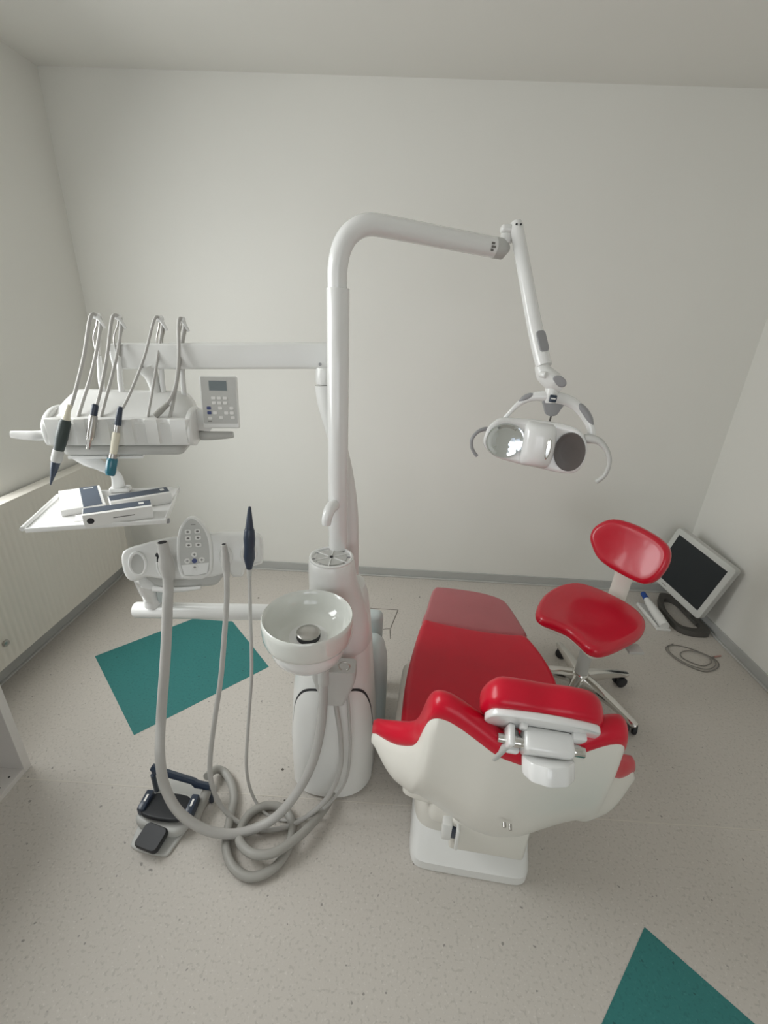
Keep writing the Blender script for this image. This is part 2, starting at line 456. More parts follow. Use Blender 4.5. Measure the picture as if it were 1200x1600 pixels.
# base plate and lift housing
def sec(z, x0, x1, y0, y1, e=6.0, n=44): return ring((x0 + x1) / 2, (y0 + y1) / 2, z, (x1 - x0) / 2, (y1 - y0) / 2, n, e)
obj('base_plate', xf(loft([sec(0.0, -0.203, 0.198, -0.012, 0.80, 11), sec(0.004, -0.207, 0.202, -0.016, 0.80, 11), sec(0.040, -0.207, 0.202, -0.016, 0.80, 11), sec(0.050, -0.204, 0.199, -0.008, 0.79, 11), sec(0.125, -0.203, 0.194, 0.040, 0.76, 10), sec(0.135, -0.197, 0.188, 0.048, 0.75, 10)]), CM), 'white', chair)
obj('lift_housing', xf(loft([sec(0.11, -0.203, 0.195, 0.045, 0.70, 8), sec(0.20, -0.208, 0.205, 0.02, 0.72, 7), sec(0.30, -0.222, 0.218, 0.01, 0.74, 6), sec(0.352, -0.226, 0.222, 0.03, 0.74), sec(0.36, -0.2, 0.2, 0.06, 0.72)]), CM), 'cream', chair)
obj('side_cover', xf(boxb(-0.300, -0.20, 0.26, 0.60, 0.06, 0.362, 0.045, 4), CM), 'cream', chair)
rc = obj('rear_cover', xf(join(boxb(-0.085, 0.150, -0.036, 0.10, 0.165, 0.305, 0.012, 3)), CM), 'cream', chair)
sw = obj('latch', xf(join(boxb(-0.112, -0.082, -0.048, 0.02, 0.225, 0.300, 0.006), boxb(-0.070, -0.060, -0.060, -0.03, 0.205, 0.296, 0.003)), CM), 'white', chair)
obj('latch_plate', xf(boxb(-0.083, -0.069, -0.044, -0.03, 0.235, 0.280, 0.001), CM), 'navy', sw)
# seat: white pan and red pad, then the foot section under its translucent cover, wall reflection painted in
seat_o = closed2([(-0.20, -0.02), (-0.262, 0.06), (-0.275, 0.25), (-0.272, 0.45), (-0.252, 0.66), (-0.236, 0.765), (-0.215, 0.80), (-0.1, 0.790), (0.05, 0.775), (0.17, 0.772), (0.225, 0.768), (0.250, 0.735), (0.285, 0.62), (0.305, 0.48), (0.300, 0.28), (0.285, 0.08), (0.20, -0.02)], 4)
def seat_bow(x, y): return 0.020 * (abs(x) / 0.28) ** 3 + 0.012 * math.cos(min(max((y - 0.25) / 0.6, -1), 1) * PI) * 0.5
obj('seat_pan', xf(prism(offset(ccw(seat_o), 0.012), 0.325, 0.372, 0.012), CM), 'cream', chair)
obj('seat_pad', xf(cushion(seat_o, 0.366, 0.428, 0.030, 0.004, 0.010, bow=seat_bow), CM), 'red', chair)
foot_o = closed2([(-0.232, 0.775), (-0.220, 0.90), (-0.205, 1.03), (-0.192, 1.085), (-0.160, 1.108), (0.0, 1.105), (0.10, 1.085), (0.165, 1.05), (0.195, 0.99), (0.225, 0.88), (0.243, 0.77), (0.16, 0.762), (0.0, 0.765), (-0.13, 0.778)], 4)
fp = obj('foot_pad', xf(cushion(foot_o, 0.366, 0.421, 0.022, 0.002, 0.010), CM), 'redcover', chair)
fp['label'] = 'red foot section under a translucent cover, painted paler for the reflected wall'
obj('foot_pan', xf(prism(offset(ccw(foot_o), 0.012), 0.33, 0.370, 0.012), CM), 'cream', chair)
# backrest: lofted column by column across the back; local (lateral, up the back, outwards)
ee = math.atan(0.286)
BU = -AX * math.sin(ee) + UP * math.cos(ee); BN = -AX * math.cos(ee) - UP * math.sin(ee)
BM = frame_m((0.315, 0.788, 0.6), LAT, BU, BN)
def lut(t, x):
    for (a, va), (b, vb) in zip(t, t[1:]):
        if x <= b:
            k = (x - a) / (b - a); k = min(max(k, 0), 1); return va + (vb - va) * k
    return t[-1][1]
TOP = [(0, .268), (.05, .278), (.10, .302), (.14, .321), (.17, .329), (.192, .324), (.206, .306), (.216, .26), (.222, .20), (.229, .15), (.245, .108), (.28, .062), (.32, .026), (.348, .0), (.356, -.02)]
BOT = [(0, -.318), (.08, -.312), (.15, -.29), (.235, -.238), (.30, -.175), (.325, -.12), (.345, -.06), (.356, -.03)]
SWP = [(0, .045), (.06, .038), (.12, .016), (.17, 0), (.21, -.008), (.245, -.03), (.32, -.07), (.356, -.095)]
cols = sorted(set([round(-.356 + .712 * k / 56, 4) for k in range(57)] + [s * v for v in (.185, .197, .203, .209, .214, .22, .226, .235) for s in (-1, 1)]))
def sm(t, x, w=0.012):
    return sum(lut(t, min(abs(x + d * w), .356)) for d in (-1, -.5, 0, .5, 1)) / 5
shell, pad = [], []
for x in cols:
    a, b, s = sm(TOP, x, .006), sm(BOT, x, .02), sm(SWP, x, .015)
    h = max(a - b, 0.012); q = min(1, h / 0.25)
    L = []
    nb = 12
    for k in range(nb + 1):                       # outer face from the lower edge to the rim
        v = k / nb
        L.append((x, b + h * v, s + q * (0.050 * math.sin(PI * min(1, v * 1.02)) ** 0.8 - 0.055 * (1 - v) ** 2) + 0.002))
    for k in range(nb + 1):                       # inner face back down
        v = 1 - k / nb
        L.append((x, b + h * v + (0.002 if k == 0 else 0), s - 0.010 + q * (0.038 * math.sin(PI * min(1, v * 1.02)) ** 0.8 - 0.050 * (1 - v) ** 2)))
    shell.append(L)
    # pad: a rolled cushion capping the rim and running down the inside
    th = 0.052 * (0.55 + 0.45 * q); rr = 0.036 * (0.55 + 0.45 * q)
    K = []
    top = a + rr
    for k in range(9):
        g = PI * k / 8
        K.append((x, a + 0.002 + rr * math.sin(g) * 1.05, s - 0.028 + th * 0.5 * math.cos(g) * 1.15))
    for k in range(1, 7):
        v = 1 - k / 6
        K.append((x, b + 0.05 * q + (h - 0.05 * q) * v * 0.98, s - 0.028 - th * 0.58 - 0.045 * q * (1 - v) ** 1.5))
    for k in range(5):
        v = k / 5
        K.append((x, b + 0.05 * q + (h - 0.05 * q) * v * 0.98, s - 0.014 - 0.06 * q * (1 - v) ** 1.5))
    pad.append(K)
obj('backrest_shell', xf(loft(shell), BM), 'cream', chair, 60)
obj('backrest_pad', xf(loft(pad), BM), 'red', chair, 60)
obj('shell_screw', xf(join(cyl((-0.012, 0.075, 0.094), (-0.012, 0.075, 0.104), 0.004, 10), cyl((0.002, 0.07, 0.094), (0.002, 0.07, 0.106), 0.004, 10)), BM), 'steel', chair)
obj('backrest_hinge', xf(boxb(-0.16, 0.16, -0.02, 0.20, 0.24, 0.35, 0.03, 3), CM), 'cream', chair)
# headrest
hi = math.radians(60)
HL = (LAT * math.cos(math.radians(-2)) + UP * math.sin(math.radians(-2)))
HU = (-AX * math.cos(hi) + UP * math.sin(hi)); HU = (HU - HL * HU.dot(HL)).normalized(); HN = HL.cross(HU)
HN = HN if HN.dot(AX) > 0 else -HN
HM = frame_m((0.327, 0.694, 0.946), HL, HU, HN) @ Matrix.Scale(0.89, 4)
hr = obj('headrest_pad', xf(cushion(closed2([(-0.132, -0.05), (-0.136, 0.02), (-0.115, 0.068), (-0.06, 0.078), (0.0, 0.074), (0.06, 0.078), (0.115, 0.064), (0.138, 0.01), (0.130, -0.06), (0.08, -0.085), (0.0, -0.080), (-0.08, -0.082)], 4), 0.004, 0.080, 0.036, -0.012, 0.02), HM), 'red', chair)
hp = obj('headrest_plate', xf(prism(closed2([(-0.122, -0.03), (-0.126, 0.02), (-0.10, 0.055), (0, 0.066), (0.10, 0.055), (0.126, 0.02), (0.12, -0.03), (0.07, -0.06), (0, -0.064), (-0.07, -0.06)], 4), -0.012, 0.006, 0.005), HM), 'white2', chair)
br = obj('headrest_bracket', xf(join(boxb(-0.040, 0.072, -0.060, 0.014, -0.066, -0.012, 0.012, 3), boxb(-0.074, -0.040, -0.060, -0.036, -0.066, -0.012, 0.008, 3), boxb(-0.076, -0.060, -0.060, 0.010, -0.060, -0.012, 0.006, 3)), HM), 'white2', chair)
for a, b, r in ((-0.094, -0.070, 0.010), (0.064, 0.104, 0.014)):
    obj('pivot_pin', xf(cyl((a, -0.028, -0.040), (b, -0.028, -0.040), r, 18, 0.002), HM), 'chrome', br)
obj('pivot_pin', xf(cyl((-0.062, -0.010, -0.046), (-0.036, -0.010, -0.046), 0.013, 16, 0.002), HM), 'chrome', br)
for g in (boxb(0.066, 0.098, -0.035, 0.02, -0.028, -0.008, 0.006), boxb(-0.052, -0.036, 0.0, 0.03, -0.024, -0.008, 0.004)): obj('bracket_lug', xf(g, HM), 'white2', br)
kn = [(0.054 * (1 - 0.02 * (1 + math.cos(9 * 2 * PI * k / 72))), 2 * PI * k / 72) for k in range(72)]
ka = Vector((-0.05, 0.45, 0.89)).normalized(); kx_ = (LAT - ka * LAT.dot(ka)).normalized()
KM = frame_m((0.3437, 0.6555, 0.872), kx_, ka.cross(kx_), ka)
obj('headrest_knob', xf(loft([[(r * f * math.cos(a), r * f * math.sin(a) , z) for r, a in kn] for f, z in ((0.84, -0.020), (0.93, -0.0185), (0.965, -0.014), (0.965, 0.014), (0.93, 0.018), (0.80, 0.020))]), KM), 'white2', chair)
obj('headrest_bar', tube([HM @ Vector((0, -0.03, -0.045)), BM @ Vector((0.0, 0.26, -0.005)), BM @ Vector((0.0, 0.10, -0.01))], 0.014, 12), 'chrome', chair)
obj('release_rod', tube([HM @ Vector((-0.068, -0.028, -0.05)), BM @ Vector((-0.062, 0.265, 0.035))], [0.008, 0.009], 12), 'lgrey', chair)

# ================================================================ OPERATOR STOOL
st = thing('operator_stool', 'red operator stool on a chrome five star base beside the dental chair', 'stool', (0.966, 1.765, 0))
SF, SL = Vector((-0.7071, -0.7071, 0)), Vector((0.7071, -0.7071, 0))
SM = frame_m((0.93, 1.76, 0), SL, SF, UP) if SL.cross(SF).z > 0 else frame_m((0.93, 1.76, 0), SL, SF, -UP)
def smz(g): return [tuple(Vector((0.93, 1.76, 0)) + SL * v[0] + SF * v[1] + UP * v[2]) for v in g[0]], g[1]
seat2 = closed2([(-0.174, 0.178), (-0.216, 0.037), (-0.212, -0.107), (-0.165, -0.209), (-0.082, -0.240), (0.016, -0.240), (0.105, -0.220), (0.170, -0.176), (0.207, -0.112), (0.216, -0.017), (0.197, 0.09), (0.172, 0.188), (0.146, 0.238), (0.105, 0.250), (0.052, 0.226), (-0.004, 0.205), (-0.062, 0.212), (-0.125, 0.222)], 3)
obj('seat', smz(cushion(seat2, 0.458, 0.506, 0.026, 0.0, 0.012, bow=lambda x, y: -0.012 * math.exp(-((x / .12) ** 2 + (y / .12) ** 2)))), 'redvinyl', st)
obj('seat_pan', smz(prism(offset(ccw(seat2), 0.025), 0.430, 0.462, 0.010)), 'cream', st)
obj('tilt_mechanism', join(box((0.966, 1.765, 0.405), (0.17, 0.14, 0.04), 0.008), boxb(1.06, 1.125, 1.60, 1.66, 0.40, 0.415, 0.004)), 'lgrey', st)
obj('gas_lift', join(cyl((0.966, 1.765, 0.12), (0.966, 1.765, 0.30), 0.030, 20), cyl((0.966, 1.765, 0.29), (0.966, 1.765, 0.40), 0.022, 20)), 'lgrey', st)
BO = Vector((1.135, 1.965, 0.752)); bu = Vector((0.137, 0.137, 0.98)).normalized(); bn = Vector((-0.715, -0.63, 0.35)).normalized(); bu = (UP - bn * UP.dot(bn)).normalized(); SB = bu.cross(bn)
BKM = frame_m(BO, SB, bu, bn)
back2 = closed2([(-0.182, -0.02), (-0.176, 0.035), (-0.131, 0.088), (-0.072, 0.106), (0.018, 0.104), (0.108, 0.085), (0.156, 0.061), (0.181, 0.024), (0.187, -0.03), (0.172, -0.095), (0.139, -0.135), (0.099, -0.146), (0.027, -0.143), (-0.051, -0.132), (-0.111, -0.110), (-0.158, -0.064)], 3)
obj('backrest', xf(cushion(back2, -0.04, 0.012, 0.026, -0.006, 0.012, bow=lambda x, y: 0.5 * x * x), BKM), 'redvinyl', st)
obj('backrest_shell', xf(prism(offset(ccw(back2), 0.02), -0.052, -0.036, 0.006), BKM), 'cream', st)
post = [(1.06, 1.86, 0.415), (1.13, 1.945, 0.42), (1.165, 1.99, 0.46), (1.175, 2.00, 0.56), (1.172, 2.0, 0.70)]
obj('back_post', tube(spline(post, 6), 0.036, 14, flat=(0.55, 1.2)), 'cream', st)
hub = obj('base_hub', lathe([(0.0, 0.145), (0.034, 0.145), (0.042, 0.135), (0.044, 0.10), (0.040, 0.075), (0.0, 0.072)], 24, (0.966, 1.765, 0)), 'chrome', st)
for k in range(5):
    a = math.radians(-54 + 72 * k); d = Vector((math.cos(a), math.sin(a), 0)); q = Vector((-d.y, d.x, 0)); c0 = Vector((0.966, 1.765, 0))
    S = []
    for r, w, zt, zb in ((0.030, 0.030, 0.140, 0.085), (0.09, 0.026, 0.132, 0.088), (0.18, 0.021, 0.112, 0.082), (0.25, 0.018, 0.092, 0.070), (0.285, 0.019, 0.082, 0.062), (0.303, 0.014, 0.076, 0.064)):
        c = c0 + d * r
        S.append([tuple(c + q * (w * x) + UP * (zb + (zt - zb) * z)) for x, z in ((-1, 0), (1, 0), (1, .55), (.72, .93), (.3, 1), (-.3, 1), (-.72, .93), (-1, .55))])
    leg = obj('leg', loft(S), 'chrome', st, 30)
    b = c0 + d * 0.285
    cd = Vector((math.cos(a + 2.1 + k), math.sin(a + 2.1 + k), 0)); cs = Vector((-cd.y, cd.x, 0)); wc = b + cd * 0.018 + UP * 0.029
    ct = obj('caster', join(cyl(b + UP * 0.045, b + UP * 0.068, 0.008, 10), tube([wc - cs * 0.006 + UP * 0.018, wc + cs * 0.006 + UP * 0.018], 0.020, 14)), 'dgrey', leg)
    for s in (-1, 1):
        obj('wheel', cyl(wc + cs * (s * 0.006), wc + cs * (s * 0.025), 0.029, 20, 0.005), 'black', leg)

# ================================================================ DENTAL UNIT (floor column with spittoon)
unit = thing('dental_unit', 'white dental unit column with spittoon bowl and tall lamp pole', 'dental unit', (-0.195, 1.33, 0))
body = [ring(-0.195, 1.325, 0.0, .158, .178, 56, 2.6), ring(-0.195, 1.325, 0.012, .165, .184, 56, 2.6), ring(-0.195, 1.33, 0.20, .168, .182, 56, 2.6), ring(-0.198, 1.345, 0.42, .152, .178, 56, 2.6),
        ring(-0.196, 1.37, 0.55, .138, .165, 56, 2.5), ring(-0.192, 1.40, 0.66, .122, .14, 56, 2.4), ring(-0.19, 1.425, 0.74, .108, .11, 56, 2.3), ring(-0.188, 1.44, 0.785, .090, .085, 56, 2.2), ring(-0.188, 1.445, 0.80, .06, .06, 56, 2)]
obj('base_body', loft(body), 'white', unit)
# arched service panel set in the front of the base, with its shadow gap
def body_at(z):
    t = [(0.012, -.195, 1.325, .165, .184, 2.6), (0.20, -.195, 1.33, .168, .182, 2.6), (0.42, -.198, 1.345, .152, .178, 2.6), (0.55, -.196, 1.37, .138, .165, 2.5), (0.66, -.192, 1.40, .122, .14, 2.4)]
    for a, b in zip(t, t[1:]):
        if z <= b[0]:
            k = max(0, (z - a[0]) / (b[0] - a[0])); return [a[i] + (b[i] - a[i]) * k for i in range(6)]
    return list(t[-1])
def arch(amax, zt, off, z0=0.012):
    V, F = [], []; na, nz = 40, 14
    for j in range(nz + 1):
        for i in range(na + 1):
            w = -1 + 2 * i / na; ang = math.radians(-84 + amax * w)
            top = 0.30 + (zt - 0.30) * (1 - abs(w) ** 3.2) ** 0.55
            z = z0 + (top - z0) * j / nz
            _, cx, cy, rx, ry, e = body_at(z); c, s = math.cos(ang), math.sin(ang)
            V.append((cx + (rx + off) * math.copysign(abs(c) ** (2 / e), c), cy + (ry + off) * math.copysign(abs(s) ** (2 / e), s), z))
    for j in range(nz):
        for i in range(na): F.append((j * (na + 1) + i, j * (na + 1) + i + 1, (j + 1) * (na + 1) + i + 1, (j + 1) * (na + 1) + i))
    return V, F
obj('panel_gap', arch(65, 0.5005, 0.0016), 'darkhole', unit, 50)
obj('front_panel', arch(61.5, 0.494, 0.0040), 'white', unit, 50)
# tower with vented cap
tw = [(0.60, -.178, 1.352, .112, .118), (0.615, -.178, 1.352, .119, .124), (0.70, -.184, 1.352, .109, .112), (0.78, -.193, 1.350, .095, .096), (0.85, -.203, 1.346, .085, .085), (0.90, -.207, 1.344, .081, .081), (0.936, -.209, 1.343, .078, .078), (0.942, -.209, 1.343, .074, .074)]
obj('tower', loft([ring(x, y, z, a, b, 44, 2.1) for z, x, y, a, b in tw]), 'white', unit)
tc = (-.209, 1.343, 0.942)
cap = obj('tower_cap', lathe([(0.074, -.002), (0.076, .006), (0.070, .009), (0.066, .006), (0.066, -.001), (0.0, -.001)], 40, tc), 'white2', unit)
obj('cap_disc', lathe([(0.0, .004), (0.053, .004), (0.054, .002), (0.054, -.001)], 36, tc), 'lgrey', cap)
obj('hub', lathe([(0.0, .008), (0.005, .008), (0.006, .003)], 14, tc), 'darkhole', cap)
for k in range(6):
    a = math.radians(90 + 60 * k); d = Vector((math.cos(a), math.sin(a), 0)); q = Vector((-d.y, d.x, 0)) * 0.0014; c = Vector(tc)
    rbv = [c + d * .012 + q, c + d * .012 - q, c + d * .066 - q, c + d * .066 + q]
    obj('rib', loft([[tuple(v + UP * .003) for v in rbv], [tuple(v + UP * .0065) for v in rbv]]), 'white2', cap, 0)
for k in range(8):
    a = math.radians(12 + 45 * k); c = Vector(tc) + Vector((math.cos(a), math.sin(a), 0)) * 0.060
    obj('vent_slot', cyl(c + UP * -.002, c + UP * 0.001, 0.0055, 10), 'grey', cap)
# spittoon
bc = (-.245, 1.103)
obj('bowl_neck', loft([[(x + bc[0] + (tw[3][1] - bc[0]) * t, y + bc[1] + (tw[3][2] - bc[1]) * t, z) for x, y, z in [(0.075 * math.cos(a), 0, 0.765 + 0.035 * math.sin(a)) for a in [2 * PI * k / 20 for k in range(20)]]] for t in (0.0, 0.4, 0.75, 1.0)]), 'white', unit)
obj('bowl_support', lathe([(0.0, .718), (0.07, .720), (0.094, .729), (0.109, .747), (0.117, .773), (0.120, .80)], 44, (*bc, 0)), 'white2', unit)
bowl = obj('spittoon_bowl', lathe([(0.10, .798), (0.124, .799), (0.131, .803), (0.1355, .815), (0.1375, .835), (0.138, .862), (0.1375, .876), (0.134, .880), (0.1305, .877), (0.128, .865), (0.122, .840), (0.105, .815), (0.080, .803), (0.045, .798), (0.0, .797)], 56, (*bc, 0)), 'ceramic', unit, 60)
obj('drain_ring', lathe([(0.0, .800), (0.0355, .800), (0.0365, .803), (0.0365, .815), (0.034, .816)], 32, (bc[0] + .002, bc[1] - .006, 0)), 'darkhole', bowl)
obj('drain_cap', lathe([(0.0, .8265), (0.018, .826), (0.032, .8235), (0.0365, .820), (0.0365, .816), (0.0, .816)], 36, (bc[0] + .002, bc[1] - .006, 0)), 'steel', bowl)
# cup filler spout on the pole foot and bowl rinse pipe
obj('water_spout', tube(spline([(-.205, 1.40, 1.115), (-.208, 1.375, 1.125), (-.216, 1.345, 1.118), (-.222, 1.332, 1.095), (-.223, 1.330, 1.075)], 6), [.018, .020, .019, .017, .015], 16), 'white2', unit)
# hose bracket under the bowl
hb = obj('hose_bracket', loft([[(x, y, z) for x, y in rrect(w, .07, .012, 3, -.172, 1.165)] for z, w in ((.49, .07), (.56, .125), (.60, .145), (.632, .145), (.636, .138))]), 'lgrey', unit)
for x, y, z, r in ((-.205, 1.14, .61, .021), (-.168, 1.148, .60, .013), (-.133, 1.152, .60, .012)):
    obj('hose_socket', cyl((x, y, z - 0.03), (x, y, z + 0.035), r, 18, 0.003), 'lgrey', hb)
obj('spring_clip', tube([Vector((-.135 + .018 * math.cos(a), 1.118, .675 + .018 * math.sin(a))) for a in [math.radians(-60 + 300 * k / 16) for k in range(17)]], .0025, 8), 'steel', hb)
# connection boxes behind, on the floor
obj('junction_box', loft([ring(-.065, 1.54, z, a, b, 40, 3.2) for z, a, b in ((0, .072, .12), (.25, .072, .12), (.33, .068, .115), (.39, .055, .10), (.425, .035, .07), (.435, .012, .03))]), 'pale', unit)
obj('rear_plate', boxb(-.115, -.026, 1.68, 1.75, 0, .465, 0.03, 4), 'pale', unit)
# lamp pole: sleeve, inner tube bent into the boom
obj('pole_sleeve', join(cyl((-.197, 1.42, .78), (-.197, 1.42, 1.782), .0335, 28, 0.002)), 'white2', unit)
boom = [(-.199, 1.42, 1.70), (-.199, 1.42, 1.75), (-.199, 1.42, 1.79), (-.198, 1.42, 1.835), (-.186, 1.422, 1.885), (-.160, 1.428, 1.922), (-.117, 1.44, 1.943), (-.055, 1.463, 1.942), (.113, 1.53, 1.931), (.262, 1.590, 1.9215)]
bo = obj('lamp_boom', tube(spline(boom, 8), .0285, 24), 'white2', unit)
obj('boom_end', tube([(.258, 1.5885, 1.9218), (.285, 1.599, 1.920), (.304, 1.6065, 1.926)], [.0292, .0292, .014], 24), 'lgrey', unit)
for k, (dx, dz, w) in enumerate(((-.012, .008, .010), (-.010, -.001, .014), (-.014, -.010, .008))):
    obj('boom_print', xf(boxb(-w / 2, w / 2, -.0012, .0012, -.003, .003), frame_m((.2635 + dx, 1.5590 + dx * .4, 1.920 + dz), (.93, .37, 0), (-.37, .93, 0), (0, 0, 1))), 'ink', bo, 0)
# second post carrying the instrument arm
obj('arm_post', tube(spline([(-.165, 1.50, .55), (-.163, 1.50, .80), (-.166, 1.50, 1.02), (-.182, 1.50, 1.18), (-.215, 1.50, 1.33), (-.243, 1.50, 1.44), (-.250, 1.50, 1.50)], 8), [.036, .036, .034, .031, .030, .033, .034], 22), 'white', unit)
obj('post_cap', join(cyl((-.250, 1.50, 1.502), (-.250, 1.50, 1.556), .031, 22, 0.006)), 'white', unit)
arm = [(-.225, 1.505, 1.592), (-.92, 1.475, 1.562)]
ad = (Vector(arm[1]) - Vector(arm[0])).normalized()
am = obj('instrument_arm', xf(prism(rrect(.715, .078, .012), -.024, .024, .008), frame_m((Vector(arm[0]) + Vector(arm[1])) / 2, -ad, UP - ad * UP.dot(ad), (-ad).cross(UP))), 'white', unit)
for p in ((-.262, 1.4785, 1.566), (-.83, 1.4545, 1.536)): obj('arm_screw', cyl(p, (p[0], p[1] - .0035, p[2]), .005, 12), 'grey', am)
obj('arm_pin', tube(spline([(-.825, 1.475, 1.53), (-.815, 1.475, 1.505), (-.806, 1.47, 1.47), (-.803, 1.468, 1.43)], 5), [.034, .022, .017, .019], 18), 'white', unit)
# lower pipe that carries the assistant's console
obj('assistant_pipe', cyl((-.985, 1.40, .632), (-.16, 1.40, .672), .031, 24, 0.008), 'white', unit)

# ================================================================ OPERATING LAMP
lamp = thing('operating_lamp', 'white dental operating lamp with two reflectors hanging from the boom', 'dental lamp', (0.31, 1.60, 1.95))
obj('swivel', join(cyl((.296, 1.603, 1.935), (.296, 1.603, 1.962), .018, 18, .003), boxb(.275, .335, 1.583, 1.623, 1.960, 1.985, .010, 3)), 'white', lamp)
sa = obj('spring_arm', tube(spline([(.318, 1.602, 1.992), (.322, 1.594, 1.975), (.3465, 1.545, 1.873), (.391, 1.457, 1.692), (.418, 1.405, 1.597)], 6), [.013, .020, .0205, .0225, .0235], 20), 'white2', lamp)
for dx in (-.006, .007): obj('arm_screw', cyl((.322 + dx, 1.580, 1.982), (.322 + dx, 1.573, 1.982), .003, 8), 'black', sa)
ad2 = Vector((.418 - .392, 1.405 - 1.452, 1.597 - 1.687)).normalized()
an = Vector((.25, -.85, 0)); an = (an - ad2 * an.dot(ad2)).normalized()
obj('grip_insert', xf(prism(rrect(.030, .064, .010), .0185, .0245, .002), frame_m(Vector((.4015, 1.436, 1.655)), -ad2.cross(an), -ad2, an)), 'grey', sa)
wr = obj('wrist', join(tube(spline([(.410, 1.412, 1.60), (.424, 1.40, 1.575), (.448, 1.388, 1.556), (.474, 1.382, 1.540)], 5), [.018, .026, .028, .018], 18), cyl((.408, 1.388, 1.575), (.42, 1.372, 1.575), .010, 14, .002), cyl((.448, 1.387, 1.545), (.449, 1.387, 1.495), .0195, 20, .002)), 'white', lamp)
obj('wrist_pad', xf(cushion(ell(.022, .014, 24), 0, .005, .004), frame_m((.458, 1.362, 1.560), (.86, -.1, -.5), (.42, -.25, .85), (-.2, -.95, .25))), 'grey', wr)
badge = obj('badge', xf(prism(rrect(.021, .021, .003), 0, .004, .001), frame_m((.449, 1.366, 1.510), (1, -.05, -.05), (0.05, .1, 1), (0, -1, .1))), 'navy', lamp)
obj('badge_print', xf(boxb(-.007, .007, -.002, .002, .0040, .0046), frame_m((.449, 1.366, 1.510), (1, -.05, -.05), (0.05, .1, 1), (0, -1, .1))), 'boxw', badge, 0)
yk = spline([(.318, 1.405, 1.428), (.334, 1.40, 1.452), (.356, 1.395, 1.482), (.382, 1.392, 1.502), (.412, 1.388, 1.512), (.458, 1.386, 1.511), (.499, 1.383, 1.504), (.530, 1.378, 1.488), (.559, 1.37, 1.458), (.578, 1.36, 1.425), (.583, 1.35, 1.385)], 5)
ykr = [.006, .0065, .008, .0105, .014, .018, .0165, .015, .0135, .012, .010]
yo = obj('yoke', tube(yk, ykr, 16, flat=(1.0, .75)), 'white2', lamp)
obj('yoke_pad', tube([p + Vector((-.002, -.001, .006)) for p in yk[11:20]], [.003, .008, .0095, .008, .002], 12), 'grey', yo)
obj('yoke_pad', tube([p + Vector((.004, -.003, .003)) for p in yk[33:45]], [.004, .0115, .0125, .011, .004], 12), 'grey', yo)
obj('yoke_tongue', xf(prism(closed2([(-.030, .024), (.030, .024), (.026, .0), (.014, -.020), (-.012, -.020), (-.024, .0)], 4), -.007, .007, .003), frame_m((.458, 1.386, 1.478), (1, 0, -.04), (.04, 0, 1), (0, -1, 0))), 'grey', lamp)
obj('tilt_rod', cyl((.460, 1.386, 1.462), (.459, 1.388, 1.425), .0028, 8), 'dgrey', lamp)
LX, LN, LZ = Vector((.9778, -.2006, -.0602)), Vector((-.1970, -.9786, .0599)), Vector((.0709, .0468, .9964))
LM = frame_m((.432, 1.37, 1.368), LX, LZ, LN)
hout = closed2([(-.166, .011), (-.159, .037), (-.132, .064), (-.088, .070), (-.025, .073), (.030, .074), (.089, .069), (.117, .054), (.135, .025), (.140, -.007), (.137, -.041), (.119, -.066), (.081, -.074), (.025, -.073), (-.038, -.069), (-.111, -.058), (-.148, -.038), (-.166, -.015)], 4)
def lbow(x, y): return 1.15 * x * x
hs = cushion(hout, -.030, .006, .012, -.004, .020, nin=12, bow=lbow)
obj('housing', xf(hs, LM), 'white2', lamp, 45)
def dish(cx, cy, rx, ry, rot, z, depth):
    V, F = [], []; n = 36; R = [(1.0, 0), (.93, -.0), (.75, -depth * .45), (.5, -depth * .75), (.25, -depth * .93)]
    for f, dz in R:
        for k in range(n):
            a = 2 * PI * k / n; x, y = rx * f * math.cos(a), ry * f * math.sin(a)
            X, Y = cx + x * math.cos(rot) - y * math.sin(rot), cy + x * math.sin(rot) + y * math.cos(rot)
            V.append((X, Y, z + dz + lbow(X, Y)))
    V.append((cx, cy, z - depth + lbow(cx, cy)))
    for i in range(len(R) - 1):
        for k in range(n): F.append((i * n + k, i * n + (k + 1) % n, (i + 1) * n + (k + 1) % n, (i + 1) * n + k))
    for k in range(n): F.append(((len(R) - 1) * n + k, (len(R) - 1) * n + (k + 1) % n, len(V) - 1))
    return V, F
r1 = obj('reflector', xf(dish(-.1005, .0, .058, .053, .12, .0085, .004), LM), 'mirror', lamp, 0)
r1['label'] = 'large bright mirror reflector'
r2 = obj('reflector', xf(dish(.0910, -.004, .0435, .0590, .12, .0085, .004), LM), 'mirrord', lamp, 0)
r2['label'] = 'dark mirror reflector'
cvs = []
for k in range(15):
    t = -1 + 2 * k / 14; y = .069 * t + .0; f = (1 - abs(t) ** 3.5) ** .5 if abs(t) < 1 else 0.02
    f = max(f, .04)
    cvs.append([(.0 - .004 * t * t + .010 * (-t) * .3 + (.049 * (.72 + .28 * f)) * math.cos(a), y, .004 + .040 * f * max(0, math.sin(a)) ** .7 - .006 * (math.sin(a) < 0)) for a in [2 * PI * j / 28 for j in range(28)]])
cv = obj('bulb_cover', xf(loft(cvs), LM), 'white2', lamp, 60)
obj('cover_slot', xf(cushion([(x + .026, y - .002) for x, y in ell(.009, .032, 24)], .030, .042, .004), LM), 'chrome', cv)
def lm(pts): return spline([tuple(LM @ Vector((x, y, z + lbow(x, y)))) for x, y, z in pts], 6)
obj('grip_handle', tube(lm([(-.150, .020, -.012), (-.166, .027, -.010), (-.188, .016, -.008), (-.201, -.007, -.006), (-.197, -.032, -.006), (-.185, -.050, -.004), (-.176, -.058, -.002)]), [.008, .007, .0055, .005, .005, .005, .0055], 12), 'grey', lamp)
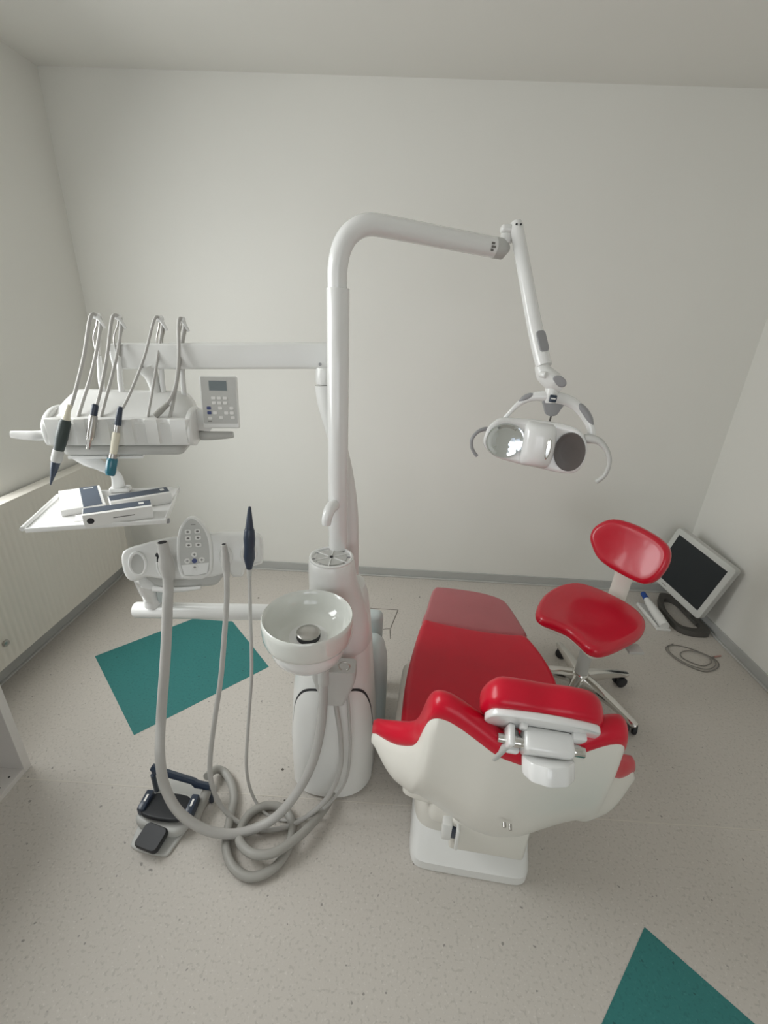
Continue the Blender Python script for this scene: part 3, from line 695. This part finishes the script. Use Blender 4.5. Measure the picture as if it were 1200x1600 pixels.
obj('grip_handle', tube(lm([(.125, .040, -.014), (.145, .043, -.012), (.166, .040, -.010), (.190, .018, -.008), (.203, -.013, -.006), (.201, -.051, -.006), (.185, -.077, -.004)]), [.014, .013, .010, .0075, .0065, .0065, .007], 12), 'lgrey', lamp)

# ================================================================ INSTRUMENT CONSOLE
yaw = math.radians(12)
KX, KY = Vector((math.cos(yaw), math.sin(yaw), 0)), Vector((-math.sin(yaw), math.cos(yaw), 0))
KO = Vector((-.86, 1.30, 1.32)); KMx = frame_m(KO, KX, KY, UP)
def kw(x, y, z): return tuple(KO + KX * x + KY * y + UP * z)
con = thing('instrument_console', 'white instrument console with slotted front rail carried by the upper arm', 'instrument console', tuple(KO + UP * -.03))
x0c, x1c = -.195, .215
# body: side-profile loft across the width, shoulders drawn in at both ends
S = []
for k in range(25):
    t = k / 24; x = x0c + (x1c - x0c) * t; e = min(t, 1 - t) / .5
    f = min(1, (e / .30)) ; f = math.sin(f * PI / 2) ** .55 if f < 1 else 1
    zt = .055 + .085 * f; yb = .165 + .05 * f
    S.append([(x, .012, -.006), (x, .012, .060), (x, .022, .068), (x, .06, .072 + .012 * f), (x, .10, .078 + .036 * f), (x, .135, .072 + .062 * f), (x, .16, zt), (x, yb, zt - .008), (x, yb + .012, zt - .035), (x, yb, .02), (x, .14, -.018), (x, .07, -.022)])
obj('console_body', xf(loft(S), KMx), 'white', con, 50)
# front rail with five scooped rests
xs_n = [-.126, -.060, .004, .070, .142]
top, n = [], 0
o = [(x0c + .002, .045), (x0c, .012), (x0c + .010, 0)]
for xn in xs_n:
    for k in range(13):
        a = PI * k / 12; o.append((xn - .019 * math.cos(a), .019 * math.sin(a)))
o += [(x1c - .010, 0), (x1c, .012), (x1c - .002, .045)]
obj('instrument_rail', xf(prism(o, 0.0, .076, .002, 2), KMx), 'white', con, 40)
obj('underside_tray', xf(prism(rrect(.36, .20, .03, cx=.005, cy=.115), -.042, -.008, .016), KMx), 'lgrey', con)
for xa, xb, yy, zz, nm in ((x0c + .004, -.285, .012, .026, 'white2'), (x1c - .01, .330, .10, .005, 'lgrey')):
    obj('side_handle', xf(tube(spline([(xa, yy + .03, zz - .004), (xa + (xb - xa) * .25, yy, zz - .002), (xa + (xb - xa) * .7, yy - .002, zz), (xb, yy - .004, zz + .003)], 5), [.016, .0155, .0135, .010], 16, flat=(1, .8)), KMx), nm, con)
cheek = closed2([(.006, .0), (.0, .03), (.006, .062), (.04, .088), (.09, .098), (.14, .092), (.172, .065), (.178, .02), (.15, -.012), (.08, -.018), (.03, -.010)], 4)
for xx in (x0c + .004, x1c - .004):
    obj('end_cheek', xf(prism(cheek, -.010, .010, .007), KMx @ frame_m((xx, 0, 0), (0, 1, 0), (0, 0, 1), (1, 0, 0))), 'white', con, 50)
# whip arms that keep the hoses up
whx = [(-.071, -.043), (-.014, .016), (.112, .135), (.176, .199)]
for xb, xt in whx:
    wa = obj('whip_arm', xf(tube([(xb, .150, .118), (xb + .002, .151, .17), (xb + (xt - xb) * .35, .153, .245)], [.0085, .0085, .0065], 12), KMx), 'white2', con)
    xm = xb + (xt - xb) * .35
    for s in (-1, 1):
        obj('fork', xf(tube(spline([(xm, .153, .240), (xm + s * .006, .153, .265), (xm + s * .0085 + .004, .154, .300), (xt + s * .008, .156, .335), (xt + s * .003, .156, .356)], 5), .0028, 8), KMx), 'steel', wa)
    obj('whip_tip', xf(join(tube([(xt + .016, .150, .325), (xt, .147, .362)], [.004, .007], 10), cyl((xt - .010, .15, .358), (xt + .010, .15, .358), .009, 14, .003)), KMx), 'white2', wa)
# keypad at the right end
PX, PY = KX, UP * .985 + KY * .17
PN = PX.cross(PY)
PN = PN if PN.dot(KY) < 0 else -PN
PKM = frame_m(KO + KX * .298 + KY * .085 + UP * .116, PX, PY, PN)
kp = obj('control_panel', xf(prism(rrect(.116, .165, .006), -.016, .0, .004), PKM), 'white', con)
obj('panel_face', xf(prism(rrect(.106, .146, .003, cx=0, cy=.006), 0, .0012), PKM), 'lgrey', kp)
def kpos(u, v): return (-.058 + .116 * u, .0825 - .165 * v)
a, b = kpos(.25, .09), kpos(.715, .272)
obj('display', xf(boxb(a[0], b[0], b[1], a[1], .0012, .002), PKM), 'lcd', kp, 0)
btns = [(.34, .415, 'boxw'), (.49, .415, 'boxw'), (.65, .415, 'boxw'), (.35, .508, 'boxw'), (.49, .508, 'boxw'), (.65, .508, 'boxw'), (.205, .608, 'blue'), (.505, .608, 'boxw'), (.81, .608, 'boxw'),
        (.21, .70, 'blue'), (.36, .70, 'boxw'), (.66, .70, 'boxw'), (.81, .70, 'boxw'), (.22, .80, 'boxw'), (.515, .79, 'boxw'), (.83, .79, 'boxw')]
for u, v, c in btns:
    x, y = kpos(u, v)
    obj('button', xf(prism(rrect(.0125, .0095, .002, 2, x, y), .001, .0026), PKM), c, kp, 30)
a = kpos(.21, .862); obj('panel_print', xf(boxb(a[0] - .006, a[0] + .006, a[1] - .001, a[1] + .001, .001, .0018), PKM), 'ink', kp, 0)
obj('panel_bracket', xf(boxb(.205, .26, .09, .12, .02, .09, .006), KMx), 'white', con)

# instruments: each with its hose from the rail over its whip arm
TG = 'instruments hanging in the console rail'
def hosepath(pts): return [kw(*p) for p in pts]
# 1 dark handpiece with clear blue-tipped nozzle
h1 = thing('scaler_handpiece', 'dark olive handpiece with long blue grey pointed tip in the leftmost rest', 'handpiece', kw(-.133, -.02, .03), TG)
obj('hose', hose(hosepath([(-.112, .035, .066), (-.098, .07, .12), (-.080, .11, .185), (-.056, .140, .27), (-.036, .150, .345), (-.044, .144, .362), (-.056, .130, .352), (-.075, .085, .25), (-.095, .03, .155), (-.105, -.005, .108)]), .0052), 'hose', h1)
a, b = Vector(kw(-.103, -.012, .116)), Vector(kw(-.188, -.045, -.112))
def along(t): return a.lerp(b, t)
obj('strain_relief', tube([along(-.02), along(.17)], [.006, .011], 14), 'ivory', h1)
obj('grip_sleeve', tube([along(.165), along(.20), along(.40), along(.55)], [.012, .0155, .0165, .0135], 16), 'greenblack', h1)
obj('collar', tube([along(.545), along(.57), along(.68), along(.70)], [.0135, .0150, .0145, .012], 16), 'lgrey', h1)
obj('tip', tube([along(.69), along(.78), along(1.0)], [.0125, .0105, .0015], 14), 'navy', h1)
# 2 short steel motor
h2 = thing('air_motor', 'short steel air motor with dark collar in the second rest', 'handpiece', kw(-.055, -.01, .05), TG)
obj('hose', hose(hosepath([(-.046, .035, .070), (-.036, .07, .12), (-.020, .11, .185), (.004, .140, .27), (.022, .150, .345), (.016, .144, .362), (.004, .130, .352), (-.012, .085, .25), (-.028, .03, .155), (-.036, -.002, .112)]), .0050), 'hose', h2)
a, b = Vector(kw(-.036, -.004, .118)), Vector(kw(-.073, -.022, -.008))
obj('collar', tube([along(-.03), along(.0), along(.23)], [.006, .0095, .0095], 14), 'navy', h2)
obj('motor_body', tube([along(.22), along(.25), along(.72)], [.010, .0115, .0115], 18), 'steel', h2)
obj('drive_end', tube([along(.72), along(.78), along(.79), along(1.0)], [.0105, .0105, .0065, .006], 16), 'chrome', h2)
# 3 ivory handpiece with teal cap
h3 = thing('syringe_handpiece', 'ivory handpiece with clear teal cap in the middle rest', 'handpiece', kw(.005, -.02, .03), TG)
obj('hose', hose(hosepath([(.087, .035, .070), (.094, .07, .12), (.104, .11, .185), (.122, .140, .27), (.140, .150, .345), (.134, .144, .362), (.122, .130, .352), (.092, .085, .25), (.056, .03, .155), (.034, .0, .108)]), .0042), 'hose', h3)
a, b = Vector(kw(.031, -.006, .112)), Vector(kw(-.020, -.035, -.078))
obj('collar', tube([along(-.02), along(.02), along(.26)], [.0055, .0075, .010], 14), 'navy', h3)
obj('coupling', tube([along(.26), along(.38)], [.0085, .0085], 14), 'steel', h3)
obj('grip_body', tube([along(.37), along(.40), along(.72)], [.0095, .0110, .0100], 16), 'ivory', h3)
obj('head', join(tube([along(.70), along(.78)], [.0105, .0115], 14), cyl(along(.74) + KX * -.016, along(.74) + KX * .018, .004, 10)), 'steel', h3)
obj('protective_cap', tube([along(.77), along(.80), along(1.0), along(1.04)], [.013, .0155, .0150, .0125], 16), 'teal', h3)
# 4 bare hose with nothing on its end
h4 = thing('empty_instrument_hose', 'grey instrument hose without handpiece lying on the console top', 'hose', kw(.15, .04, .07), TG)
obj('hose', hose(hosepath([(.150, .035, .068), (.160, .06, .11), (.176, .10, .19), (.190, .140, .28), (.205, .150, .345), (.198, .144, .362), (.192, .130, .345), (.186, .105, .25), (.172, .075, .165), (.145, .048, .112), (.118, .034, .088)]), .0055), 'hose', h4)
a, b = Vector(kw(.150, .05, .116)), Vector(kw(.112, .030, .081))
obj('hose_end', tube([along(0), along(.6), along(1)], [.0075, .0095, .0095], 14), 'hosed', h4)

# ================================================================ TRAY UNDER THE CONSOLE
tyaw = math.radians(17.5); TX, TY = Vector((math.cos(tyaw), math.sin(tyaw), 0)), Vector((-math.sin(tyaw), math.cos(tyaw), 0))
TO = Vector((-.900, 1.268, 1.13)); TM = frame_m(TO, TX, TY, UP)
tray = thing('instrument_tray', 'white metal instrument tray hung under the console', 'tray', tuple(TO))
tout = [(-.176, -.150), (.185, -.150), (.185, .125), (.150, .148), (-.085, .148), (-.092, .130), (-.150, .118), (-.176, .10)]
obj('tray_plate', xf(prism(tout, -.006, 0.0, .002, 2), TM), 'white2', tray, 30)
obj('tray_lip', xf(tube([(-.178, -.152, .002), (-.178, .105, .002)], .007, 10), TM), 'white2', tray)
obj('tray_rim', xf(join(boxb(-.172, .187, -.1535, -.150, -.010, .004, .001), boxb(.184, .1875, -.150, .125, -.008, .010, .001)), TM), 'white2', tray, 30)
ft = obj('bracket_foot', xf(prism(rrect(.062, .036, .006, cx=.0, cy=.128), 0.0, .016, .004), TM), 'white2', tray)
AP = [kw(-.135, .055, -.036), kw(-.115, .055, -.062), kw(-.085, .06, -.085), kw(-.05, .07, -.12), tuple(TM @ Vector((-.004, .128, .014)))]
obj('bracket_arm', tube(spline(AP, 6), [.030, .022, .016, .013, .018], 16, flat=(1.2, .7)), 'white2', tray)
obj('bracket_plate', xf(prism([(-.155, .02), (.06, .02), (.05, .10), (-.02, .10), (-.13, .09)], -.052, -.041, .004), KMx), 'white2', tray)
obj('tray_latch', xf(boxb(.176, .192, -.140, -.125, -.016, -.004, .002), TM), 'grey', tray)
# boxes lying on the tray
BG = 'white boxes on the instrument tray'
def carton(name, label, cx, cy, w, d, h, rz, band, extra=None):
    m = TM @ Matrix.Translation((cx, cy, 0)) @ Matrix.Rotation(rz, 4, 'Z')
    t = thing(name, label, 'box', tuple(m @ Vector((0, 0, 0))), BG)
    obj('carton_body', xf(boxb(-w / 2, w / 2, -d / 2, d / 2, .0005, h, .0012), m), 'boxw', t, 0)
    x0, x1, y0, y1 = band
    bd = obj('printed_band', xf(boxb(x0, x1, y0, y1, h, h + .0008), m), 'boxd', t, 0)
    return t, m, bd
t1, m1, b1 = carton('carton', 'flat white box with slate panel at the back of the tray beside the bracket', -.086, .032, .115, .190, .020, math.radians(20), (.0, .049, -.094, .094))
obj('band_print', xf(boxb(.010, .038, .074, .080, .0208, .0212), m1), 'boxw', b1, 0)
t2, m2, b2 = carton('carton', 'long white box with slate band at the right end of the tray', .0935, -.0135, .170, .060, .036, math.radians(21), (-.083, .083, -.016, .029))
obj('band_print', xf(boxb(.060, .072, .0, .018, .0368, .0372), m2), 'boxw', b2, 0)
t3, m3, b3 = carton('carton', 'long white box with open flap at the front of the tray', .0575, -.121, .176, .056, .038, math.radians(14.5), (-.086, .086, -.014, .027))
obj('band_print', xf(boxb(.054, .068, .0, .016, .0388, .0392), m3), 'boxw', b3, 0)
obj('face_print', xf(boxb(-.015, .040, -.0286, -.0280, .018, .0205), m3), 'ink', t3, 0)
obj('thumb_hole', xf(cyl((-.0705, -.0286, .019), (-.0705, -.0278, .019), .009, 14), m3), 'darkhole', t3)
obj('end_flap', xf(boxb(-.108, -.088, -.026, .024, .022, .0232), m3 @ Matrix.Translation((0, 0, 0))), 'boxw', t3, 0)

# ================================================================ ASSISTANT'S CONSOLE
tl = math.radians(18)
AO = Vector((-.63, 1.25, .98)); AB = KY
AN = AB * -math.cos(tl) + UP * math.sin(tl); AU = AB * math.sin(tl) + UP * math.cos(tl)
AM = frame_m(AO, KX, AU, AN)
asc = thing('assistant_console', 'white assistant console with egg shaped grey keypad on the lower arm', 'assistant console', (-.80, 1.36, .75))
bo_ = closed2([(-.226, .018), (-.172, .037), (-.122, .049), (-.063, .058), (.0, .063), (.043, .066), (.112, .066), (.178, .060), (.199, .047), (.203, .023), (.202, -.033), (.190, -.044), (.145, -.055), (.135, -.080), (.106, -.082), (.090, -.066), (.04, -.078), (-.054, -.082), (-.12, -.076), (-.162, -.068), (-.195, -.080), (-.218, -.070), (-.230, -.035)], 3)
obj('console_body', xf(prism(bo_, -.050, 0.0, .010), AM), 'white', asc)
for (x, y), (rx, ry), d in zip(((-.182, -.022), (-.100, -.030), (.087, -.012), (.160, -.006)), ((.024, .036), (.024, .042), (.016, .030), (.022, .034)), (1, 1, 1, 1)):
    obj('tool_rest', xf(tube([Vector((x + rx * math.cos(g), y + ry * math.sin(g), .0 + .004 * math.sin(g))) for g in [2 * PI * k / 28 for k in range(28)]], .0055, 8, closed=True), AM), 'white2', asc)
    obj('rest_pocket', xf(cushion(ell(rx * .92, ry * .92, 24, x, y), -.004, .0015, .001, -.0), AM), 'lgrey', asc)
po = closed2([(-.010, .126), (-.038, .108), (-.056, .066), (-.062, .008), (-.060, -.040), (-.046, -.074), (-.012, -.080), (.018, -.077), (.040, -.060), (.047, -.014), (.045, .045), (.026, .097)], 4)
pd = obj('keypad', xf(prism(po, -.012, .014, .006), AM), 'white', asc)
pg = closed2([(-.008, .118), (-.031, .101), (-.046, .066), (-.052, .004), (-.048, -.045), (-.040, -.064), (-.008, -.066), (.030, -.060), (.038, -.023), (.037, .045), (.020, .092)], 4)
obj('keypad_face', xf(prism(pg, .014, .0155), AM), 'lgrey', pd)
obj('keypad_foot', xf(prism([(-.048, -.030), (-.040, -.063), (-.008, -.065), (.029, -.059), (.036, -.025)], .0155, .0162), AM), 'white', pd, 0)
for x, y in ((-.023, .077), (.006, .078), (-.023, .056), (.007, .057), (-.022, .034), (.007, .034)):
    obj('button', xf(prism(rrect(.018, .014, .004, 3, x, y), .0155, .0178), AM), 'boxw', pd, 30)
    obj('button_print', xf(prism(ell(.0045, .0032, 10, x, y), .0178, .0182), AM), 'ink', pd, 0)
for x, y in ((-.007, .003), (-.029, -.017), (.015, -.015), (-.007, -.038)):
    obj('button', xf(prism(ell(.009, .009, 16, x, y), .0155, .0178), AM), 'boxw', pd, 30)
    obj('button_print', xf(join(boxb(x - .004, x + .004, y - .0009, y + .0009, .0178, .0182), boxb(x - .0009, x + .0009, y - .004, y + .004, .0178, .0182)), AM), 'ink', pd, 0)
obj('button', xf(prism(ell(.0075, .0075, 16, -.0075, -.0175), .0155, .018), AM), 'blue', pd, 30)
obj('keypad_print', xf(boxb(-.013, .001, .0985, .1005, .0155, .016), AM), 'ink', pd, 0)
obj('lower_skirt', xf(prism(closed2([(-.166, -.060), (-.150, -.095), (-.120, -.108), (-.070, -.112), (.03, -.113), (.06, -.095), (.07, -.06), (-.05, -.05)], 4), -.075, -.02, .010), AM), 'lgrey', asc)
obj('pull_handle', tube(spline([AM @ Vector((-.150, -.112, -.03)), AM @ Vector((-.10, -.118, -.02)), AM @ Vector((-.035, -.116, -.016)), AM @ Vector((.0, -.113, -.014))], 5), [.011, .009, .007, .006], 12), 'white2', asc)
kx, ky = -.905, 1.395
obj('knuckle', tube(spline([AM @ Vector((-.165, -.085, -.05)), (-.875, 1.33, .83), (-.895, 1.375, .755), (-.905, 1.40, .70), (-.91, 1.40, .66)], 6), [.034, .036, .038, .034, .032], 18), 'white2', asc)
obj('knuckle_wedge', tube([(-.84, 1.37, .80), (-.86, 1.385, .70)], [.040, .022], 4), 'pale', asc)

# tools held by it, with their hoses
HG = 'suction and instrument hoses of the assistant console'
s1 = thing('suction_tube', 'thick ribbed suction hose with wide open mouthpiece hanging to the floor', 'suction hose', (-.70, 1.165, 1.0), HG)
suc = [(-.694, 1.172, .955), (-.696, 1.165, .91), (-.698, 1.15, .861), (-.713, 1.13, .726), (-.727, 1.11, .611), (-.749, 1.08, .443), (-.737, 1.017, .34), (-.720, .984, .23), (-.667, .954, .15), (-.586, .946, .085), (-.507, .959, .048), (-.438, .984, .040), (-.364, 1.010, .070), (-.294, 1.05, .147), (-.240, 1.09, .263), (-.213, 1.12, .416), (-.205, 1.14, .600)]
obj('ribbed_hose', hose(suc, .0165, 14, 10, rib=.007), 'hose', s1, 50)
a, b = Vector((-.700, 1.180, 1.055)), Vector((-.694, 1.172, .93))
obj('mouthpiece', tube([along(0), along(.02), along(.35), along(.42), along(.62), along(.80), along(1)], [.0155, .0165, .0170, .020, .0225, .020, .0165], 20), 'hose', s1)
obj('mouth_opening', cyl(along(-.005), along(.01), .0125, 18), 'darkhole', s1)
obj('slide_valve', join(cyl(along(.32) + Vector((-.022, -.006, 0)), along(.32) + Vector((-.012, -.006, 0)), .006, 10), tube([along(.33) + Vector((-.016, -.010, 0)), along(.48) + Vector((-.020, -.010, 0))], .003, 8)), 'black', s1)
s2 = thing('saliva_ejector', 'slim grey saliva ejector hose held right of the egg shaped keypad', 'suction hose', (-.506, 1.16, 1.04), HG)
ej = [(-.505, 1.163, .985), (-.504, 1.155, .94), (-.509, 1.15, .875), (-.519, 1.13, .767), (-.536, 1.10, .609), (-.563, 1.08, .459), (-.589, 1.06, .299), (-.590, 1.04, .197), (-.569, 1.04, .07), (-.504, 1.021, .012), (-.410, 1.001, .012), (-.321, 1.015, .018), (-.251, 1.039, .050), (-.183, 1.08, .104), (-.145, 1.11, .213), (-.148, 1.13, .349), (-.166, 1.145, .483), (-.168, 1.148, .595)]
obj('hose', hose(ej, .0085, 12), 'hose', s2)
a, b = Vector((-.506, 1.170, 1.066)), Vector((-.505, 1.163, .955))
obj('mouthpiece', tube([along(0), along(.05), along(.35), along(.6), along(.85), along(1)], [.0085, .0095, .0105, .0125, .0105, .0085], 16), 'hose', s2)
obj('mouth_opening', cyl(along(-.008), along(.01), .0055, 12), 'darkhole', s2)
s3 = thing('curing_handpiece', 'navy pointed handpiece with thin cord at the right end of the assistant console', 'handpiece', (-.435, 1.17, 1.1), HG)
cd_ = [(-.436, 1.172, .968), (-.435, 1.160, .93), (-.434, 1.14, .839), (-.432, 1.10, .644), (-.448, 1.07, .451), (-.463, 1.05, .261), (-.469, 1.09, .060), (-.416, 1.062, .008), (-.340, 1.042, .008), (-.255, 1.056, .016), (-.187, 1.074, .060), (-.126, 1.11, .147), (-.113, 1.13, .289), (-.121, 1.145, .457), (-.132, 1.150, .595)]
obj('cord', hose(cd_, .0055, 10), 'hose', s3)
a, b = Vector((-.4235, 1.185, 1.1870)), Vector((-.436, 1.172, .985))
obj('tip', tube([along(0), along(.03), along(.35)], [.0035, .005, .0125], 14), 'navy', s3)
obj('grip_body', tube([along(.345), along(.37), along(.50), along(.66), along(.80), along(.86), along(1.0)], [.0130, .0150, .0175, .0155, .0175, .0150, .0085], 18), 'navy', s3)
obj('cord_relief', tube([along(1.0), along(1.16)], [.0085, .0065], 12), 'lgrey', s3)

# ================================================================ FOOT CONTROL
fc = thing('foot_control', 'foot control with dark pedal and blue grey carrying handle on the floor', 'foot control', (-.755, 1.02, 0))
fo = closed2([(-.848, .940), (-.838, .918), (-.790, .905), (-.722, .898), (-.703, .905), (-.695, .930), (-.668, 1.015), (-.632, 1.12), (-.640, 1.155), (-.70, 1.165), (-.82, 1.165), (-.870, 1.15), (-.872, 1.10), (-.858, 1.02)], 3)
obj('base_plate', prism(fo, 0, .012, .004), 'lgrey', fc)
obj('pedal_housing', prism(closed2([(-.862, 1.005), (-.845, .978), (-.77, .958), (-.70, .952), (-.668, .985), (-.655, 1.05), (-.70, 1.085), (-.80, 1.09), (-.86, 1.06)], 4), .010, .052, .012), 'lgrey', fc)
obj('pedal_plate', xf(prism(closed2([(-.068, -.040), (.062, -.052), (.078, .0), (.055, .045), (-.06, .050), (-.078, .01)], 4), 0, .016, .005), Matrix.Translation((-.757, 1.022, .058)) @ Matrix.Rotation(math.radians(-9), 4, 'X')), 'black', fc)
for x, y in ((-.838, 1.035), (-.668, 1.03)):
    sb = obj('side_button', boxb(x - .014, x + .014, y - .040, y + .034, .05, .088, .006), 'navy', fc)
    obj('button_mark', boxb(x - .003, x + .004, y - .012, y + .014, .088, .0886), 'boxw', sb, 0)
obj('treadle', xf(loft([[(x * f, y * f, z) for x, y in rrect(.090, .075, .016)] for f, z in ((.94, 0), (1, .004), (1, .016), (.92, .022))]), Matrix.Translation((-.770, .935, .030)) @ Matrix.Rotation(math.radians(-14), 4, 'Z') @ Matrix.Rotation(math.radians(12), 4, 'X')), 'black', fc)
obj('treadle_hinge', boxb(-.79, -.735, .962, .985, .03, .046, .003), 'steel', fc)
obj('stand_column', tube([(-.635, 1.11, .085), (-.648, 1.06, .045), (-.66, 1.0, .022)], [.017, .018, .018], 16), 'hosed', fc)
hd = obj('carry_handle', xf(prism([(-.125, .010), (-.118, .026), (-.070, .018), (.055, .006), (.070, .0), (.118, .0), (.118, -.020), (.060, -.022), (.045, -.012), (-.075, -.004), (-.108, -.006)], -.010, .010, .002, 2), frame_m((-.742, 1.108, .105), (1, -.13, 0), (.0, .45, .89), (.12, -.89, .45))), 'navy', fc, 30)
hd['label'] = 'blue grey carrying handle'
for x, y in ((-.852, 1.115), (-.630, 1.092)): obj('handle_post', cyl((x, y, .008), (x, y, .10), .009, 12), 'navy', fc)
fh = [(-.667, 1.15, .060), (-.655, 1.199, .035), (-.623, 1.203, .019), (-.579, 1.159, .019), (-.548, 1.103, .019), (-.539, 1.05, .019), (-.529, .987, .019), (-.513, .929, .019), (-.470, .876, .019), (-.408, .851, .019), (-.348, .871, .019), (-.311, .917, .019), (-.301, .972, .019), (-.309, 1.027, .019), (-.347, 1.073, .019), (-.415, 1.084, .019), (-.469, 1.051, .019), (-.484, .993, .024), (-.467, .940, .040), (-.409, .899, .056), (-.343, .904, .058), (-.286, .947, .055), (-.236, 1.010, .045), (-.19, 1.10, .03), (-.18, 1.16, .03)]
obj('foot_hose', hose(fh, .0155, 12, 10, rib=.007), 'hosed', fc, 50)

# ================================================================ MONITOR IN THE CORNER
mon = thing('monitor', 'flat monitor with pale bezel standing on the floor against the right wall', 'monitor', (1.90, 2.48, 0))
MX, MB, MU = Vector((.292, -.938, -.186)), Vector((.942, .315, -.115)), Vector((.166, -.142, .976))
MM = frame_m((1.855, 2.503, .332), MX, MU, -MB)
obj('case', xf(prism(rrect(.428, .392, .022), -.052, -.006, .010), MM), 'lgrey', mon)
bz = obj('bezel', xf(prism(rrect(.428, .392, .022), -.012, 0, .004), MM), 'bezel', mon)
obj('screen', xf(boxb(-.180, .180, -.150, .160, 0, .0012), MM), 'screen', mon, 0)
obj('bezel_print', xf(boxb(-.100, -.060, -.176, -.172, 0, .0006), MM), 'ink', bz, 0)
fr = [(p.x, p.y) for p in spline([(1.862, 2.700, 0), (1.80, 2.56, 0), (1.785, 2.42, 0), (1.80, 2.33, 0), (1.86, 2.295, 0), (1.945, 2.295, 0), (1.978, 2.33, 0), (1.978, 2.45, 0), (1.976, 2.62, 0), (1.955, 2.70, 0), (1.91, 2.725, 0)], 6, True)]
obj('stand_base', join(*[loft([[(x, y, 0.0), (x * .70 + .30 * 1.885, y * .74 + .26 * 2.50, 0.0), (x * .70 + .30 * 1.885, y * .74 + .26 * 2.50, .030), (x, y, .036)] for x, y in fr + fr[:1]], caps=False)]), 'dgrey', mon, 40)
obj('stand_neck', tube([(1.955, 2.50, .012), (1.955, 2.50, .15), (1.918, 2.525, .30)], [.030, .026, .026], 12, flat=(1, .6)), 'dgrey', mon)
obj('stand_bar', boxb(1.94, 1.99, 2.40, 2.60, .004, .028, .006), 'dgrey', mon)

# white holder with blue cap beside it
hs_ = thing('cartridge_holder', 'white tube with a blue cap in a cradle beside the monitor stand', 'holder', (1.71, 2.47, 0))
obj('cradle', join(prism([(1.668, 2.335), (1.752, 2.335), (1.752, 2.36), (1.745, 2.60), (1.690, 2.625), (1.672, 2.61)], 0, .014, .004), boxb(1.664, 1.674, 2.35, 2.60, .012, .030, .003)), 'white', hs_, 30)
obj('tube_body', tube(spline([(1.715, 2.345, .030), (1.716, 2.42, .038), (1.718, 2.52, .048), (1.722, 2.60, .055)], 5), [.028, .030, .027, .018], 18), 'white', hs_)
obj('cap', tube([(1.722, 2.595, .055), (1.726, 2.66, .062)], [.0175, .0175], 16), 'bluecap', hs_)
# coil of thin cable on the floor
cb = [(1.70, 2.21, .004), (1.63, 2.16, .004), (1.65, 2.06, .004), (1.74, 1.985, .004), (1.84, 2.02, .004), (1.875, 2.08, .004), (1.83, 2.14, .004), (1.75, 2.19, .004), (1.67, 2.19, .006), (1.635, 2.12, .008), (1.68, 2.03, .009), (1.77, 2.0, .008), (1.85, 2.05, .008), (1.84, 2.11, .009), (1.77, 2.15, .008), (1.70, 2.13, .006), (1.69, 2.08, .004), (1.76, 2.03, .004), (1.83, 2.06, .005), (1.85, 2.10, .006), (1.885, 2.115, .004)]
cl = thing('cable_coil', 'thin grey cable coiled on the floor by the right wall', 'cable', (1.75, 2.09, 0))
obj('cable', hose(cb, .0028, 8, 6), 'cable', cl)
obj('connector', tube([(1.88, 2.113, .005), (1.925, 2.125, .005)], .0045, 10), 'pink', cl)
